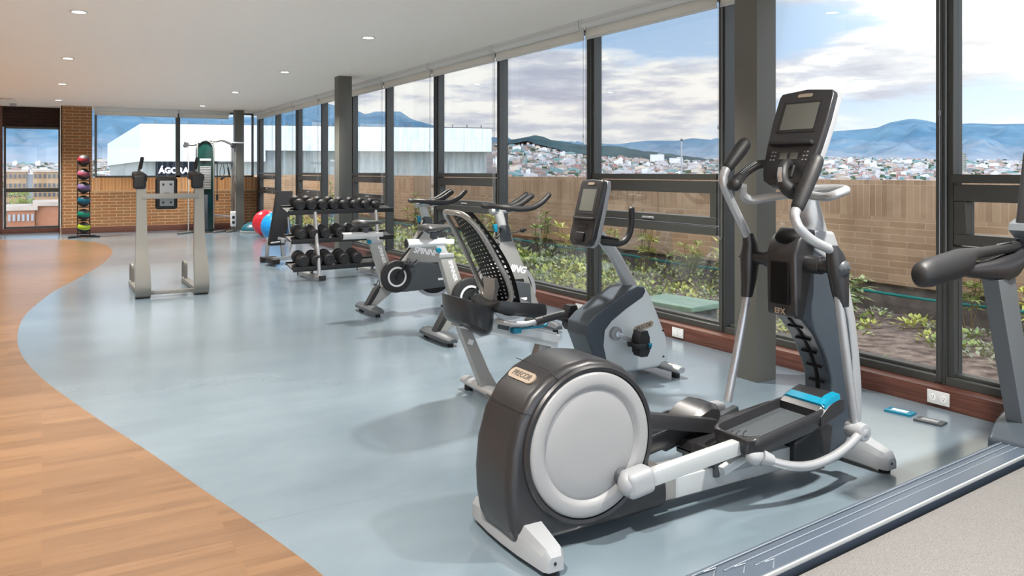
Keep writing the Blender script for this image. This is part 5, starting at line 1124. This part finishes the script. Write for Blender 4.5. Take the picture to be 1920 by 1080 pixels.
b = B(); b.bar((.17,-.02,1.62),(.60,-.02,1.62), .05, .06, bev=.005); ho = obj('accessory_bar', b, K['mid'], t, W)
for x in (.25,.33,.42,.52):
    b = B(); b.tube([(x,-.05,1.61),(x,-.08,1.585),(x,-.10,1.60)], .006, 6, sm=3); obj('hook', b, K['chrome'], ho, W)
b = B(); b.bar((.14,0,.40),(.56,0,.36), .06, .04, bev=.006); obj('low_arm', b, K['lgrey'], t, W)
b = B(); b.box((.62,-.03,.30), (.13,.06,.36), bev=.03, seg=4); obj('carriage', b, K['white'], t, W); 
for z in (.22,.34): 
    b = B(); b.cyl((.62,-.065,z),(.62,-.05,z), .035, n=18); obj('carriage_wheel', b, K['darkm'], t, W)
for x0, x1 in ((-.62,-.20),(.14,.46),(.44,.70)):
    b = B(); b.bar((x0,-.30,.025),(x1,.12,.025), .07, .045, bev=.012); obj('foot_bar', b, K['bar'], t, W)
def hang(name, f, m, label, cat):
    b = B(); f(b); tag(obj(name, b, m), label, cat)
hang('rope_attachment', lambda b: (b.tube([(3.50,19.40,1.60),(3.50,19.40,.86)], .012, 8), b.cyl((3.50,19.40,.88),(3.50,19.40,.74), .026, n=14)), K['blk'], 'long black rope handle hanging from the cable machine', 'cable attachment')
hang('strap_attachment', lambda b: (b.tube([(3.60,19.40,1.60),(3.56,19.40,1.38),(3.60,19.40,1.27),(3.66,19.40,1.38),(3.63,19.40,1.60)], .007, 8, sm=4), b.box((3.62,19.40,1.26), (.12,.03,.05), (0,R(-40),0), bev=.01)), K['blk'], 'black strap handle hanging in the middle of the cable machine', 'cable attachment')
hang('grip_attachment', lambda b: (b.tube([(3.72,19.40,1.60),(3.74,19.40,1.50)], .007, 8), b.tube([(3.74,19.40,1.50),(3.765,19.40,1.34)], .022, 12, round_=True)), K['blk'], 'short black grip hanging at the right of the cable machine', 'cable attachment')
# ================================================================= OUTLETS AND FLOOR PLATES
for y, z, lb in ((2.805,.062,'white double outlet in the skirting beside the treadmill'),(5.056,.058,'white outlet in the skirting behind the bike front foot'),(6.468,.058,'white outlet in the skirting behind the bike pedal')):
    t = thing('wall_outlet', (4.583,y,z), 0, lb, 'outlet', 'white outlets in the skirting')
    b = B(); b.box((-.004,0,0), (.008,.135,.078), bev=.002); p = obj('cover_plate', b, K['white'], t, W)
    for s in (-1,1):
        b = B(); b.cyl((-.008,s*.033,0),(-.0095,s*.033,0), .021, n=20); q = obj('socket', b, K['inkw'], p, W)
        b = B(); b.box((-.0098,s*.033-.007,.004), (.001,.002,.010)); b.box((-.0098,s*.033+.007,.004), (.001,.002,.010)); b.cyl((-.0096,s*.033,-.009),(-.0103,s*.033,-.009), .003, n=8); obj('socket_slots', b, K['blk'], q, W)
def plate(x, y, a, label, m, m2):
    t = thing('floor_plate', (x,y,0), a, label, 'floor plate'); b = B(); b.box((0,0,.006), (.085,.15,.012), bev=.002); p = obj('plate', b, m, t, W)
    b = B(); b.box((0,0,.0125), (.04,.09,.002)); obj('lid', b, m2, p, W)
    for s in (-1,1): b = B(); b.cyl((0,s*.06,.012),(0,s*.06,.0135), .005, n=10); obj('screw', b, K['mid'], p, W)
plate(4.305, 2.868, R(10), 'small teal floor plate near the skirting', K['teal'], K['white'])
plate(4.285, 2.672, R(10), 'small grey floor plate beside the teal one', K['mid'], K['silver'])
